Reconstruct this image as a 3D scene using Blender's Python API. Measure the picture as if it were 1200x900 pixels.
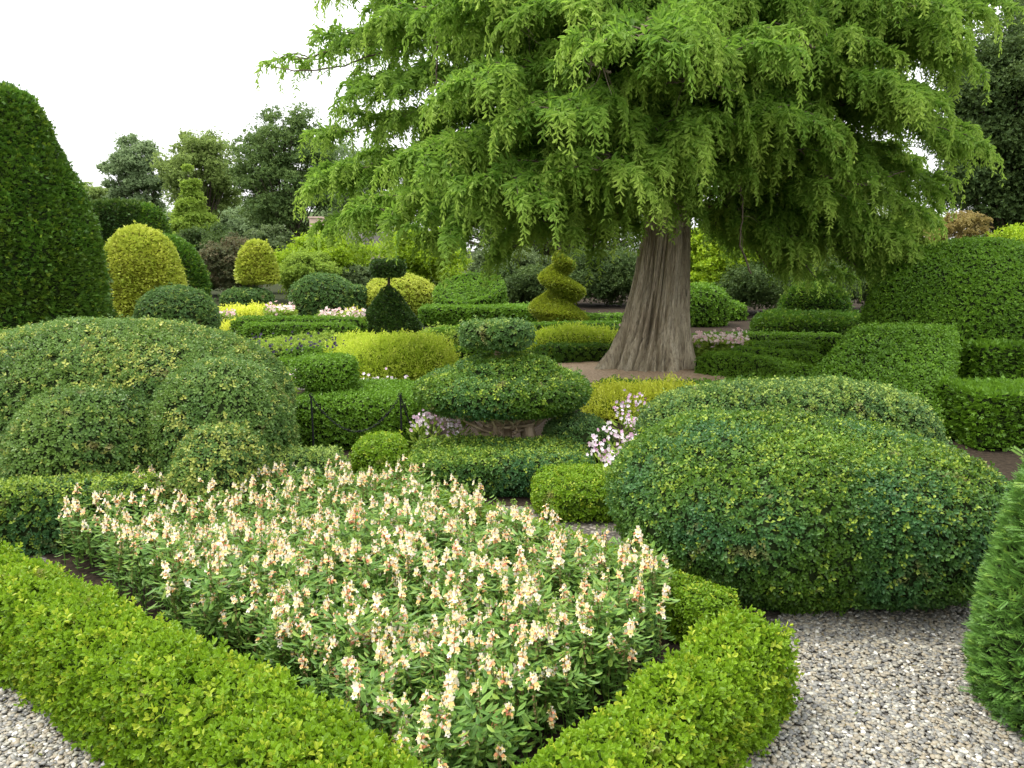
import bpy, math, random
import numpy as np
from mathutils import Vector
R = math.radians
rng = np.random.default_rng(7); random.seed(7)
for o in list(bpy.data.objects): bpy.data.objects.remove(o)
scene = bpy.context.scene
COL = scene.collection

# ------------------------------------------------------------ camera, sky, sun, exposure
CH, PITCH, LENS = 2.0, 9.7, 28.0
cam = bpy.data.objects.new('camera', bpy.data.cameras.new('camera')); COL.objects.link(cam)
cam.location = (0, 0, CH); cam.rotation_euler = (R(90-PITCH), 0, 0)
cam.data.lens = LENS; cam.data.sensor_width = 36; cam.data.clip_end = 2000; cam.data.clip_start = 0.05
scene.camera = cam
SUN_EL, SUN_AZ = 64, -70       # high sun left of the viewer, slightly ahead (azimuth from +Y, clockwise)
w = bpy.data.worlds.new('World'); scene.world = w; w.use_nodes = True
nt = w.node_tree; bg = nt.nodes['Background']; bg.inputs['Strength'].default_value = 0.12
sky = nt.nodes.new('ShaderNodeTexSky'); sky.sky_type = 'NISHITA'; sky.sun_disc = False
sky.sun_elevation = R(SUN_EL); sky.sun_rotation = R(SUN_AZ); sky.dust_density = 4; sky.ozone_density = 1.0
tc = nt.nodes.new('ShaderNodeTexCoord'); ns = nt.nodes.new('ShaderNodeTexNoise'); ns.inputs['Scale'].default_value = 2.2; ns.inputs['Detail'].default_value = 4
cr = nt.nodes.new('ShaderNodeValToRGB'); cr.color_ramp.elements[0].position = .3; cr.color_ramp.elements[1].position = .75
cr.color_ramp.elements[0].color = (.80, .80, .80, 1); cr.color_ramp.elements[1].color = (.93, .93, .93, 1)
mx = nt.nodes.new('ShaderNodeMix'); mx.data_type = 'RGBA'; mx.inputs[7].default_value = (8.9, 8.95, 8.95, 1)
nt.links.new(tc.outputs['Generated'], ns.inputs['Vector']); nt.links.new(ns.outputs['Fac'], cr.inputs['Fac'])
nt.links.new(cr.outputs['Color'], mx.inputs[0]); nt.links.new(sky.outputs['Color'], mx.inputs[6])
sx = nt.nodes.new('ShaderNodeSeparateXYZ'); nt.links.new(tc.outputs['Generated'], sx.inputs[0])      # overcast: the zenith is brighter than the horizon
mr = nt.nodes.new('ShaderNodeMapRange'); mr.inputs[1].default_value = 0; mr.inputs[2].default_value = 1; mr.inputs[3].default_value = .62; mr.inputs[4].default_value = 1.75; nt.links.new(sx.outputs['Z'], mr.inputs[0])
vm = nt.nodes.new('ShaderNodeVectorMath'); vm.operation = 'SCALE'; nt.links.new(mx.outputs[2], vm.inputs[0]); nt.links.new(mr.outputs[0], vm.inputs['Scale']); nt.links.new(vm.outputs[0], bg.inputs['Color'])
sd = bpy.data.lights.new('sun', 'SUN'); sd.energy = 1.5; sd.angle = R(10); sd.color = (1, .95, .84)
sun = bpy.data.objects.new('sun', sd); COL.objects.link(sun)
az = R(SUN_AZ); dv = Vector((math.sin(az)*math.cos(R(SUN_EL)), math.cos(az)*math.cos(R(SUN_EL)), math.sin(R(SUN_EL))))
sun.rotation_euler = dv.to_track_quat('Z', 'Y').to_euler(); sun.location = dv*30
scene.view_settings.view_transform = 'Standard'; scene.view_settings.look = 'None'
scene.view_settings.exposure = 1.15; scene.view_settings.gamma = 1; scene.view_settings.use_curve_mapping = False
scene.cycles.max_bounces = 6; scene.cycles.diffuse_bounces = 3; scene.cycles.transmission_bounces = 3; scene.cycles.glossy_bounces = 2

# ------------------------------------------------------------ pixel (1200x900) -> place
F = 1200*LENS/36
cp, sp = math.cos(R(PITCH)), math.sin(R(PITCH))
def ray(px, py):
    u, v = (px-600)/F, (450-py)/F
    return np.array([u, cp+v*sp, -sp+v*cp])
def G(px, py, z=0.0):                 # point at height z
    d = ray(px, py); t = (z-CH)/d[2]; return np.array([0, 0, CH])+d*t
def P(px, py, Y):                     # point at distance Y
    d = ray(px, py); t = Y/d[1]; return np.array([0, 0, CH])+d*t
def W(Y): return Y/F                  # metres per photo pixel there

# ------------------------------------------------------------ noise
def _h(i, s):
    v = np.sin(i[..., 0]*127.1+i[..., 1]*311.7+i[..., 2]*74.7+s*19.19)*43758.5453
    return v-np.floor(v)
def vn(p, s=0):
    i = np.floor(p); f = p-i; f = f*f*(3-2*f); r = 0
    for dx in (0, 1):
        for dy in (0, 1):
            for dz in (0, 1):
                wt = (f[:, 0] if dx else 1-f[:, 0])*(f[:, 1] if dy else 1-f[:, 1])*(f[:, 2] if dz else 1-f[:, 2])
                r = r+wt*_h(i+np.array([dx, dy, dz]), s)
    return r
def fbm(p, s=0, o=3):
    r, a, t = 0, 1, 0
    for k in range(o):
        r = r+a*vn(p*2**k, s+k); t += a; a *= .5
    return r/t
def unit(v): return v/np.maximum(np.linalg.norm(v, axis=-1, keepdims=True), 1e-9)

# ------------------------------------------------------------ mesh accumulator
class MB:
    def __init__(s): s.v = []; s.f = []; s.m = []; s.r = []; s.t = []; s.n = 0; s.sm = []
    def add(s, v, f, mat=0, rnd=None, tone=None, smooth=False):
        v = np.asarray(v, float).reshape(-1, 3); f = np.asarray(f, int).reshape(-1, 4)
        s.v.append(v); s.f.append(f+s.n); s.n += len(v); k = len(f)
        s.m.append(np.full(k, mat)); s.r.append(np.full(k, .5) if rnd is None else np.broadcast_to(rnd, (k,)))
        s.t.append(np.zeros(k) if tone is None else np.broadcast_to(tone, (k,))); s.sm.append(np.full(k, smooth))
        return s
    def build(s, name, mats, parent=None, origin=None):
        v = np.concatenate(s.v); f = np.concatenate(s.f); k = len(f)
        if origin is not None: v = v-np.asarray(origin, float)
        me = bpy.data.meshes.new(name)
        me.vertices.add(len(v)); me.vertices.foreach_set('co', v.astype(np.float32).ravel())
        me.loops.add(k*4); me.loops.foreach_set('vertex_index', f.astype(np.int32).ravel())
        me.polygons.add(k); me.polygons.foreach_set('loop_start', np.arange(0, 4*k, 4, dtype=np.int32))
        me.polygons.foreach_set('material_index', np.concatenate(s.m).astype(np.int32))
        me.polygons.foreach_set('use_smooth', np.concatenate(s.sm).astype(bool))
        for nm, a in (('rnd', s.r), ('tone', s.t)):
            at = me.attributes.new(nm, 'FLOAT', 'FACE'); at.data.foreach_set('value', np.concatenate(a).astype(np.float32))
        me.update(calc_edges=True)
        for m in (mats if isinstance(mats, (list, tuple)) else [mats]): me.materials.append(m)
        o = bpy.data.objects.new(name, me); COL.objects.link(o)
        if origin is not None: o.location = origin
        if parent is not None: o.parent = parent; 
        return o
def tag(o, label=None, cat=None, group=None, kind=None):
    if label: o['label'] = label
    if cat: o['category'] = cat
    if group: o['group'] = group
    if kind: o['kind'] = kind
    return o
def empty(name, loc, label, cat, group=None):
    o = bpy.data.objects.new(name, None); COL.objects.link(o); o.location = loc; o.empty_display_size = .2
    return tag(o, label, cat, group)
def part(mb, name, mats, root):      # part whose mesh was laid out in world space
    o = mb.build(name, mats, root); o.location = -Vector(root.location); return o

# ------------------------------------------------------------ materials
def newmat(name):
    m = bpy.data.materials.new(name); m.use_nodes = True; t = m.node_tree; t.nodes.clear()
    out = t.nodes.new('ShaderNodeOutputMaterial'); return m, t, out
def ramp(t, stops, fac, interp='LINEAR'):
    r = t.nodes.new('ShaderNodeValToRGB'); r.color_ramp.interpolation = interp; e = r.color_ramp.elements
    while len(e) < len(stops): e.new(.5)
    for k, (p, c) in enumerate(stops): e[k].position = p; e[k].color = (*c, 1)
    t.links.new(fac, r.inputs['Fac']); return r.outputs['Color']
def noise(t, scale, detail=3, coord='Object', sc=(1, 1, 1), rough=.5):
    c = t.nodes.new('ShaderNodeTexCoord'); mp = t.nodes.new('ShaderNodeMapping'); mp.inputs['Scale'].default_value = sc
    n = t.nodes.new('ShaderNodeTexNoise'); n.inputs['Scale'].default_value = scale; n.inputs['Detail'].default_value = detail; n.inputs['Roughness'].default_value = rough
    t.links.new(c.outputs[coord], mp.inputs['Vector']); t.links.new(mp.outputs[0], n.inputs['Vector']); return n.outputs['Fac']
def mix(t, fac, a, b):
    m = t.nodes.new('ShaderNodeMix'); m.data_type = 'RGBA'
    for s, i in ((fac, 0), (a, 6), (b, 7)):
        if isinstance(s, (int, float)): m.inputs[i].default_value = s
        elif isinstance(s, tuple): m.inputs[i].default_value = (*s, 1)
        else: t.links.new(s, m.inputs[i])
    return m.outputs[2]
def attr(t, n): a = t.nodes.new('ShaderNodeAttribute'); a.attribute_name = n; return a.outputs['Fac']
def leafmat(name, dark, mid, light, fresh=None, trans=.3, rough=.42, patch=None, pscale=2.5, spec=.28, dead=None):
    yel = mid[0] > .6*mid[1]; wm = lambda q: q if q is None or yel else (q[0]*1.18, q[1]*1.05, q[2]*.76)
    dark, mid, light, fresh, patch = wm(dark), wm(mid), wm(light), wm(fresh), wm(patch)
    m, t, out = newmat(name)
    c = ramp(t, [(0, dark), (.5, mid), (1, light)], attr(t, 'rnd'))
    if patch:
        n = noise(t, pscale, 3); f = ramp(t, [(.42, (0, 0, 0)), (.62, (1, 1, 1))], n); c = mix(t, f, c, mix(t, .65, c, patch))
    if dead: f = ramp(t, [(.64, (0, 0, 0)), (.72, (.75, .75, .75))], noise(t, 5.5, 4)); c = mix(t, f, c, dead)
    c = mix(t, attr(t, 'tone'), c, fresh or light)
    p = t.nodes.new('ShaderNodeBsdfPrincipled'); p.inputs['Roughness'].default_value = rough; p.inputs['Specular IOR Level'].default_value = spec
    t.links.new(c, p.inputs['Base Color'])
    tr = t.nodes.new('ShaderNodeBsdfTranslucent'); t.links.new(mix(t, .5, c, light), tr.inputs['Color'])
    s = t.nodes.new('ShaderNodeMixShader'); s.inputs[0].default_value = trans
    t.links.new(p.outputs[0], s.inputs[1]); t.links.new(tr.outputs[0], s.inputs[2]); t.links.new(s.outputs[0], out.inputs[0]); return m
def plain(name, c1, c2, scale=8, rough=.85, bump=.3, sc=(1, 1, 1), detail=4):
    m, t, out = newmat(name); n = noise(t, scale, detail, sc=sc, rough=.6)
    p = t.nodes.new('ShaderNodeBsdfPrincipled'); p.inputs['Roughness'].default_value = rough; p.inputs['Specular IOR Level'].default_value = .12
    t.links.new(ramp(t, [(.3, c1), (.7, c2)], n), p.inputs['Base Color'])
    if bump:
        b = t.nodes.new('ShaderNodeBump'); b.inputs['Strength'].default_value = bump; b.inputs['Distance'].default_value = .02
        t.links.new(n, b.inputs['Height']); t.links.new(b.outputs[0], p.inputs['Normal'])
    t.links.new(p.outputs[0], out.inputs[0]); return m

M = {}
M['twig'] = plain('hedge_interior_twigs', (.010, .018, .005), (.022, .034, .009), 30, rough=1)  # dark core: shade among inner twigs and leaves put into its colour
M['twiggold'] = plain('golden_yew_interior', (.07, .075, .008), (.13, .14, .012), 30, rough=1)  # golden leaf colour darkened to paint the shade inside the yew
M['twiglime'] = plain('lime_shrub_interior', (.08, .12, .01), (.16, .22, .015), 30, rough=1)  # lime leaves as seen in shade, painted onto the core
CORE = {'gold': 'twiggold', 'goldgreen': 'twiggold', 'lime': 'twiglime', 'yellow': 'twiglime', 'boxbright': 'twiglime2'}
M['twiglime2'] = plain('bright_box_interior', (.025, .05, .006), (.05, .09, .010), 30, rough=1)  # darker copy of the bright box leaves, inner shade in the colour
M['box'] = leafmat('box_leaves', (.026, .070, .010), (.060, .145, .018), (.125, .25, .036), fresh=(.27, .40, .06), patch=(.030, .120, .075), pscale=1.5, dead=(.24, .19, .07))
M['boxbright'] = leafmat('bright_box_leaves', (.07, .155, .008), (.138, .275, .015), (.21, .37, .03), fresh=(.36, .47, .055), patch=(.11, .235, .012), pscale=4, trans=.35, dead=(.24, .19, .07))
M['boxblue'] = leafmat('blue_green_box_leaves', (.035, .09, .028), (.065, .155, .055), (.12, .24, .10), fresh=(.26, .38, .09), patch=(.07, .16, .025), pscale=2.5, dead=(.24, .19, .07))
M['boxvar'] = leafmat('mottled_box_leaves', (.040, .10, .030), (.080, .175, .052), (.15, .27, .085), fresh=(.40, .47, .14), patch=(.11, .21, .04), pscale=2.0, dead=(.24, .19, .07))
M['yew'] = leafmat('yew_needles', (.026, .078, .012), (.058, .155, .020), (.10, .24, .032), fresh=(.20, .32, .035), patch=(.065, .13, .014), pscale=2, rough=.5, trans=.25)
M['yewdark'] = leafmat('dark_yew_needles', (.016, .045, .010), (.028, .075, .014), (.05, .115, .02), fresh=(.09, .16, .03), rough=.5, trans=.15)
M['yewnear'] = leafmat('near_yew_needles', (.040, .11, .024), (.075, .19, .042), (.12, .27, .065), fresh=(.20, .37, .07), rough=.45, trans=.25)
M['gold'] = leafmat('golden_yew_needles', (.25, .30, .025), (.42, .48, .05), (.58, .62, .10), fresh=(.68, .70, .15), rough=.5, patch=(.28, .38, .03), pscale=1.5)
M['goldgreen'] = leafmat('yellow_green_yew_needles', (.12, .17, .012), (.24, .31, .02), (.38, .44, .035), fresh=(.45, .50, .05), rough=.5)
M['lime'] = leafmat('lime_shrub_leaves', (.26, .38, .025), (.42, .54, .04), (.56, .66, .07), fresh=(.64, .70, .12), trans=.4, rough=.6)
M['yellow'] = leafmat('golden_shrub_leaves', (.40, .45, .03), (.58, .63, .05), (.72, .75, .10), fresh=(.76, .78, .16), trans=.4, rough=.6)
M['mid'] = leafmat('clipped_green_leaves', (.05, .125, .014), (.09, .215, .022), (.15, .32, .034), fresh=(.16, .32, .03), patch=(.09, .21, .015), pscale=2)
M['cypress'] = leafmat('cypress_fronds', (.048, .13, .018), (.105, .245, .036), (.20, .38, .065), fresh=(.34, .52, .12), trans=.5, rough=.6, patch=(.06, .17, .02), pscale=.9, spec=.2)
M['snapleaf'] = leafmat('snapdragon_leaves', (.042, .12, .027), (.095, .215, .046), (.17, .32, .08), fresh=(.22, .33, .06), trans=.32)
M['oak'] = leafmat('grey_green_tree_leaves', (.09, .15, .06), (.18, .26, .11), (.29, .38, .18), trans=.38, rough=.6)
M['oakdark'] = leafmat('dark_tree_leaves', (.045, .10, .035), (.09, .17, .06), (.16, .26, .09), trans=.33, rough=.6)
M['olive'] = leafmat('olive_tree_leaves', (.10, .16, .035), (.19, .27, .06), (.30, .39, .11), trans=.42, rough=.6)
M['conifer'] = leafmat('light_conifer_leaves', (.10, .19, .03), (.18, .31, .05), (.28, .42, .08), trans=.38, rough=.6)
M['laurel'] = leafmat('bright_laurel_leaves', (.12, .24, .015), (.22, .38, .022), (.34, .50, .035), trans=.4)
M['shrubgrey'] = leafmat('grey_green_shrub_leaves', (.05, .09, .04), (.09, .15, .07), (.16, .24, .12), trans=.3)
M['shrubred'] = leafmat('bronze_shrub_leaves', (.05, .08, .03), (.10, .12, .045), (.20, .14, .08), trans=.3)
M['shrubdark'] = leafmat('dark_shrub_leaves', (.022, .055, .016), (.05, .10, .030), (.10, .17, .055), trans=.3, rough=.6)
M['rust'] = leafmat('rusty_conifer_leaves', (.12, .12, .03), (.24, .19, .05), (.34, .26, .09), trans=.3)
M['bark'] = plain('tree_bark', (.05, .04, .03), (.12, .10, .075), 14, bump=.5, sc=(1, 1, .25))
M['twigbark'] = plain('cypress_twig_bark', (.07, .055, .035), (.17, .14, .10), 20, bump=.2)
M['iron'] = plain('black_iron', (.01, .011, .011), (.022, .024, .024), 40, rough=.45, bump=.1)
M['oldwood'] = plain('weathered_box_wood', (.30, .22, .13), (.60, .49, .34), 18, bump=.6, sc=(1, 1, .3))
M['stone'] = plain('house_stone', (.28, .24, .20), (.42, .36, .30), 3)
M['slate'] = plain('roof_slate', (.14, .13, .12), (.24, .22, .20), 4)
M['chimney'] = plain('chimney_render', (.50, .38, .30), (.62, .48, .38), 3)
def petalmat(name, stops):
    m, t, out = newmat(name); c = ramp(t, stops, attr(t, 'rnd'))
    p = t.nodes.new('ShaderNodeBsdfPrincipled'); p.inputs['Roughness'].default_value = .6; p.inputs['Specular IOR Level'].default_value = .2; t.links.new(c, p.inputs['Base Color'])
    tr = t.nodes.new('ShaderNodeBsdfTranslucent'); t.links.new(c, tr.inputs['Color']); s = t.nodes.new('ShaderNodeMixShader'); s.inputs[0].default_value = .3
    t.links.new(p.outputs[0], s.inputs[1]); t.links.new(tr.outputs[0], s.inputs[2]); t.links.new(s.outputs[0], out.inputs[0]); return m
M['snap'] = petalmat('snapdragon_petals', [(0, (.88, .83, .72)), (.14, (.89, .82, .56)), (.36, (.90, .79, .32)), (.58, (.86, .52, .18)), (.77, (.78, .32, .18)), (.92, (.64, .24, .20)), (1, (.78, .48, .46))])
M['pink'] = petalmat('pink_white_petals', [(0, (.90, .86, .86)), (.45, (.86, .74, .80)), (.8, (.70, .42, .60)), (1, (.60, .28, .42))])
M['paleflower'] = petalmat('pale_pink_petals', [(0, (.85, .78, .74)), (.5, (.80, .60, .58)), (1, (.62, .35, .38))])
M['purple'] = petalmat('dark_violet_petals', [(0, (.03, .025, .045)), (1, (.075, .06, .11))])
M['whiteflower'] = petalmat('white_petals', [(0, (.85, .85, .80)), (1, (.9, .88, .84))])

# ------------------------------------------------------------ leaf templates (z = shoot direction, leaf length about 1)
def leaf(base, d, up, L, wd, two=True, fold=.12):
    d = d/np.linalg.norm(d); s = np.cross(d, up); s /= np.linalg.norm(s)+1e-9; n = np.cross(s, d)
    b = np.asarray(base, float)
    if two:
        v = [b, b+d*L*.35+s*wd*.5+n*fold*L, b+d*L*.75+s*wd*.42+n*fold*L, b+d*L-n*.05*L, b+d*L*.75-s*wd*.42+n*fold*L, b+d*L*.35-s*wd*.5+n*fold*L]
        return np.array(v), [[0, 1, 2, 3], [0, 3, 4, 5]]
    v = [b, b+d*L*.5+s*wd*.5+n*fold*L, b+d*L, b+d*L*.5-s*wd*.5+n*fold*L]
    return np.array(v), [[0, 1, 2, 3]]
def tpl(leaves):
    vs, fs, li, n = [], [], [], 0
    for k, (v, f) in enumerate(leaves): vs.append(v); fs += [[a+n for a in q] for q in f]; li += [k]*len(f); n += len(v)
    return np.concatenate(vs), np.array(fs), np.array(li)
def box_sprig(pairs, two, wd=.6):
    L = []
    for k in range(pairs):
        z = .55*k; el = R(18+22*k); sc = 1.0 if k < pairs-1 else .75
        for s in (0, 1):
            a = math.pi*s+k*math.pi/2+.2*k
            d = np.array([math.cos(a)*math.cos(el), math.sin(a)*math.cos(el), math.sin(el)]); L.append(leaf([0, 0, z], d, np.array([0, 0, 1.]), sc, wd*sc, two))
    return tpl(L)
def yew_sprig(n, two=False, L1=.55):
    L = []
    for k in range(n):
        z = 1.3*k/n
        for s in (-1, 1):
            d = np.array([s*.8, .15, .6]); L.append(leaf([0, 0, z], d, np.array([0, 1., .1]), L1, .16, False, .02))
    L.append(leaf([0, 0, 1.2], np.array([0, 0.1, 1.]), np.array([0, 1., 0]), L1, .16, False))
    return tpl(L)
def shoot_tpl():      # loose upright leafy shoot
    L = []
    for k in range(4):
        a = 2.4*k; el = R(25+12*k); d = np.array([math.cos(a)*math.cos(el), math.sin(a)*math.cos(el), math.sin(el)])
        L.append(leaf([0, 0, .45*k], d, np.array([0, 0, 1.]), .95, .42, False))
    return tpl(L)
T = {'box3': box_sprig(3, True), 'box2': box_sprig(2, False, .7), 'boxfar': tpl([leaf([0, 0, 0], np.array([math.cos(a)*.8, math.sin(a)*.8, .6]), np.array([0, 0, 1.]), 1, .65, False) for a in (0, 2.1, 4.2)]),
     'yewn': yew_sprig(7), 'yewf': tpl([leaf([0, 0, 0], np.array([x, .1, 1.]), np.array([0, 1., .2]), 1.3-abs(x)*.4, .42, False, .03) for x in (-.7, 0, .7)]), 'shoot': shoot_tpl()}
LEAFT = tpl([leaf([0, 0, 0], np.array([0, .25, 1.]), np.array([0, 1., 0]), 1, .31, True, .05)])
def bake(mb, tp, pos, dirn, scale, mat=0, xax=None, tone=None, lj=.3, rnd=None):
    V, Fq, li = tp; n = len(pos)
    if n == 0: return
    Z = unit(dirn)
    X = rng.normal(size=(n, 3)) if xax is None else xax
    X = unit(X-Z*np.sum(X*Z, 1, keepdims=True)); Y = np.cross(Z, X)
    s = np.broadcast_to(scale, (n,))[:, None, None]
    out = pos[:, None, :]+s*(V[None, :, 0:1]*X[:, None]+V[None, :, 1:2]*Y[:, None]+V[None, :, 2:3]*Z[:, None])
    fs = (Fq[None]+(np.arange(n)*len(V))[:, None, None]).reshape(-1, 4)
    r0 = rng.random(n) if rnd is None else rnd
    nl = li.max()+1; rl = rng.random((n, nl))[:, li]
    r = np.clip(r0[:, None]*(1-lj)+rl*lj, 0, 1).ravel()
    t = None if tone is None else np.repeat(tone, len(Fq))
    mb.add(out.reshape(-1, 3), fs, mat, r, t)

# ------------------------------------------------------------ base shapes: (verts, quads)
def weld(v, f):
    q = np.round(v*1e4).astype(np.int64); _, idx, inv = np.unique(q, axis=0, return_index=True, return_inverse=True)
    return v[idx], inv.reshape(-1)[f]
def sq(c, r, a=2., b=2., rot=0, res=22, corners=None, taper=0):
    g = np.tan(np.linspace(-1, 1, res+1)*math.pi/4); A, B = np.meshgrid(g, g, indexing='ij'); A = A.ravel(); B = B.ravel(); O = np.ones_like(A)
    vs, fs = [], []; k = np.arange((res+1)**2).reshape(res+1, res+1)
    q = np.stack([k[:-1, :-1], k[1:, :-1], k[1:, 1:], k[:-1, 1:]], -1).reshape(-1, 4)
    for j, (x, y, z, fl) in enumerate([(O, A, B, 0), (-O, A, B, 1), (A, O, B, 1), (A, -O, B, 0), (A, B, O, 0), (A, B, -O, 1)]):
        vs.append(np.stack([x, y, z], 1)); fs.append((q[:, ::-1] if fl else q)+j*len(A))
    v = np.concatenate(vs); f = np.concatenate(fs)
    h = (np.abs(v[:, 0])**a+np.abs(v[:, 1])**a)**(1/a); rr = (h**b+np.abs(v[:, 2])**b)**(1/b); v = v/rr[:, None]
    v, f = weld(v, f)
    if corners is not None:          # trilinear map to 8 corners: bottom 4 then top 4, each (-,-),(+,-),(+,+),(-,+)
        C = np.asarray(corners, float); u = (v+1)/2; x, y, z = u[:, 0:1], u[:, 1:2], u[:, 2:3]
        lo = (1-x)*(1-y)*C[0]+x*(1-y)*C[1]+x*y*C[2]+(1-x)*y*C[3]; hi = (1-x)*(1-y)*C[4]+x*(1-y)*C[5]+x*y*C[6]+(1-x)*y*C[7]
        return lo*(1-z)+hi*z, f
    if taper: v[:, :2] *= (1-taper*(v[:, 2:3]+1)/2)
    v = v*np.asarray(r, float); cr_, sr_ = math.cos(rot), math.sin(rot)
    v = np.stack([v[:, 0]*cr_-v[:, 1]*sr_, v[:, 0]*sr_+v[:, 1]*cr_, v[:, 2]], 1)
    return v+np.asarray(c, float), f
def grid_faces(nu, nv, wrap=True):
    i = np.arange(nu-1)[:, None]; j = np.arange(nv if wrap else nv-1)[None]; j2 = (j+1) % nv
    return np.stack([i*nv+j, i*nv+j2, (i+1)*nv+j2, (i+1)*nv+j], -1).reshape(-1, 4)
def lathe(c, prof, seg=48, step=.06, ax=1, ay=1, tilt=None):
    pr = np.array(prof, float); L = np.r_[0, np.cumsum(np.linalg.norm(np.diff(pr, axis=0), axis=1))]; n = max(8, int(L[-1]/step)); t = np.linspace(0, L[-1], n)
    r = np.maximum(np.interp(t, L, pr[:, 0]), .002); z = np.interp(t, L, pr[:, 1]); th = np.linspace(0, 2*math.pi, seg, endpoint=False)
    v = np.stack([r[:, None]*np.cos(th)*ax, r[:, None]*np.sin(th)*ay, np.repeat(z[:, None], seg, 1)], -1).reshape(-1, 3)
    if tilt is not None: v = v@np.array(tilt).T
    return v+np.asarray(c, float), grid_faces(n, seg)
def drum(r, z0, z1, rd=.08): return [(0, z0), (r-rd, z0), (r-rd*.3, z0+rd*.3), (r, z0+rd), (r, z1-rd), (r-rd*.3, z1-rd*.3), (r-rd, z1), (0, z1+.02)]
def dome(r, h, fat=.55):         # bullet/dome profile
    zs = np.linspace(0, 1, 14); return [(r*.93, 0), (r, h*.12)]+[(r*(1-max(0, (z-.12)/.88)**(2+fat*2))**.5, h*z) for z in zs[2:]]
def resample(path, step):
    p = np.array(path, float); L = np.r_[0, np.cumsum(np.linalg.norm(np.diff(p, axis=0), axis=1))]; n = max(6, int(L[-1]/step)); t = np.linspace(0, L[-1], n)
    return np.stack([np.interp(t, L, p[:, k]) for k in range(p.shape[1])], 1), t, L[-1]
def sweep(path, wd, h, z0=0, step=.1, n=4.5, closed=False, nc=22):
    """clipped hedge along a ground path, rounded-rectangle section"""
    p2 = np.array([q[:2] for q in path], float)
    if closed: p2 = np.vstack([p2, p2[:1]])
    p, t, LL = resample(p2, step)
    if closed:
        p = p[:-1]; t = t[:-1]; tg = np.roll(p, -1, 0)-np.roll(p, 1, 0); e = np.ones(len(p))
    else:
        for _ in range(2): p[1:-1] = p[1:-1]*.5+(p[:-2]+p[2:])*.25
        tg = np.gradient(p, axis=0); s = np.minimum(t, LL-t)/(wd*.5); e = (1-np.clip(1-s, 0, 1)**3.5)**(1/3.5)
    tg = tg/np.linalg.norm(tg, axis=1, keepdims=True); nr = np.stack([tg[:, 1], -tg[:, 0]], 1)
    a = np.linspace(math.pi, 0, nc); c = np.cos(a); s_ = np.sin(a); rr = 1/(np.abs(c)**n+np.abs(s_)**n)**(1/n); sx = c*rr*wd/2; sz = s_*rr*h
    v = np.concatenate([p[:, None, :]+nr[:, None, :]*(sx[None, :, None]*np.maximum(e, .02)[:, None, None]), z0+(sz[None, :, None]*(.75+.25*e)[:, None, None])], -1)
    if closed: v = np.concatenate([v, v[:1]], 0)
    k = len(v); i = np.arange(k-1)[:, None]; j = np.arange(nc-1)[None]
    f = np.stack([i*nc+j, i*nc+j+1, (i+1)*nc+j+1, (i+1)*nc+j], -1).reshape(-1, 4)
    return v.reshape(-1, 3), f
def vnormals(v, f):
    n = np.cross(v[f[:, 2]]-v[f[:, 0]], v[f[:, 3]]-v[f[:, 1]]); vnm = np.zeros_like(v)
    for k in range(4): np.add.at(vnm, f[:, k], n)
    return unit(vnm), n
def outward(v, f):
    nv, fn = vnormals(v, f); c = (v.max(0)+v.min(0))/2; c[2] = v[:, 2].min()
    return nv, fn
def sample(v, f, nv, n):
    tri = np.concatenate([f[:, [0, 1, 2]], f[:, [0, 2, 3]]]); A = np.linalg.norm(np.cross(v[tri[:, 1]]-v[tri[:, 0]], v[tri[:, 2]]-v[tri[:, 0]]), axis=1)/2
    c = np.cumsum(A); k = np.searchsorted(c, rng.random(n)*c[-1]); k = np.minimum(k, len(tri)-1); a, b = rng.random(n), rng.random(n); m = a+b > 1; a[m] = 1-a[m]; b[m] = 1-b[m]
    q = tri[k]; g = lambda X: X[q[:, 0]]*(1-a-b)[:, None]+X[q[:, 1]]*a[:, None]+X[q[:, 2]]*b[:, None]
    return g(v), unit(g(nv))
def area(v, f): return np.linalg.norm(np.cross(v[f[:, 2]]-v[f[:, 0]], v[f[:, 3]]-v[f[:, 1]]), axis=1).sum()/2

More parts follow.
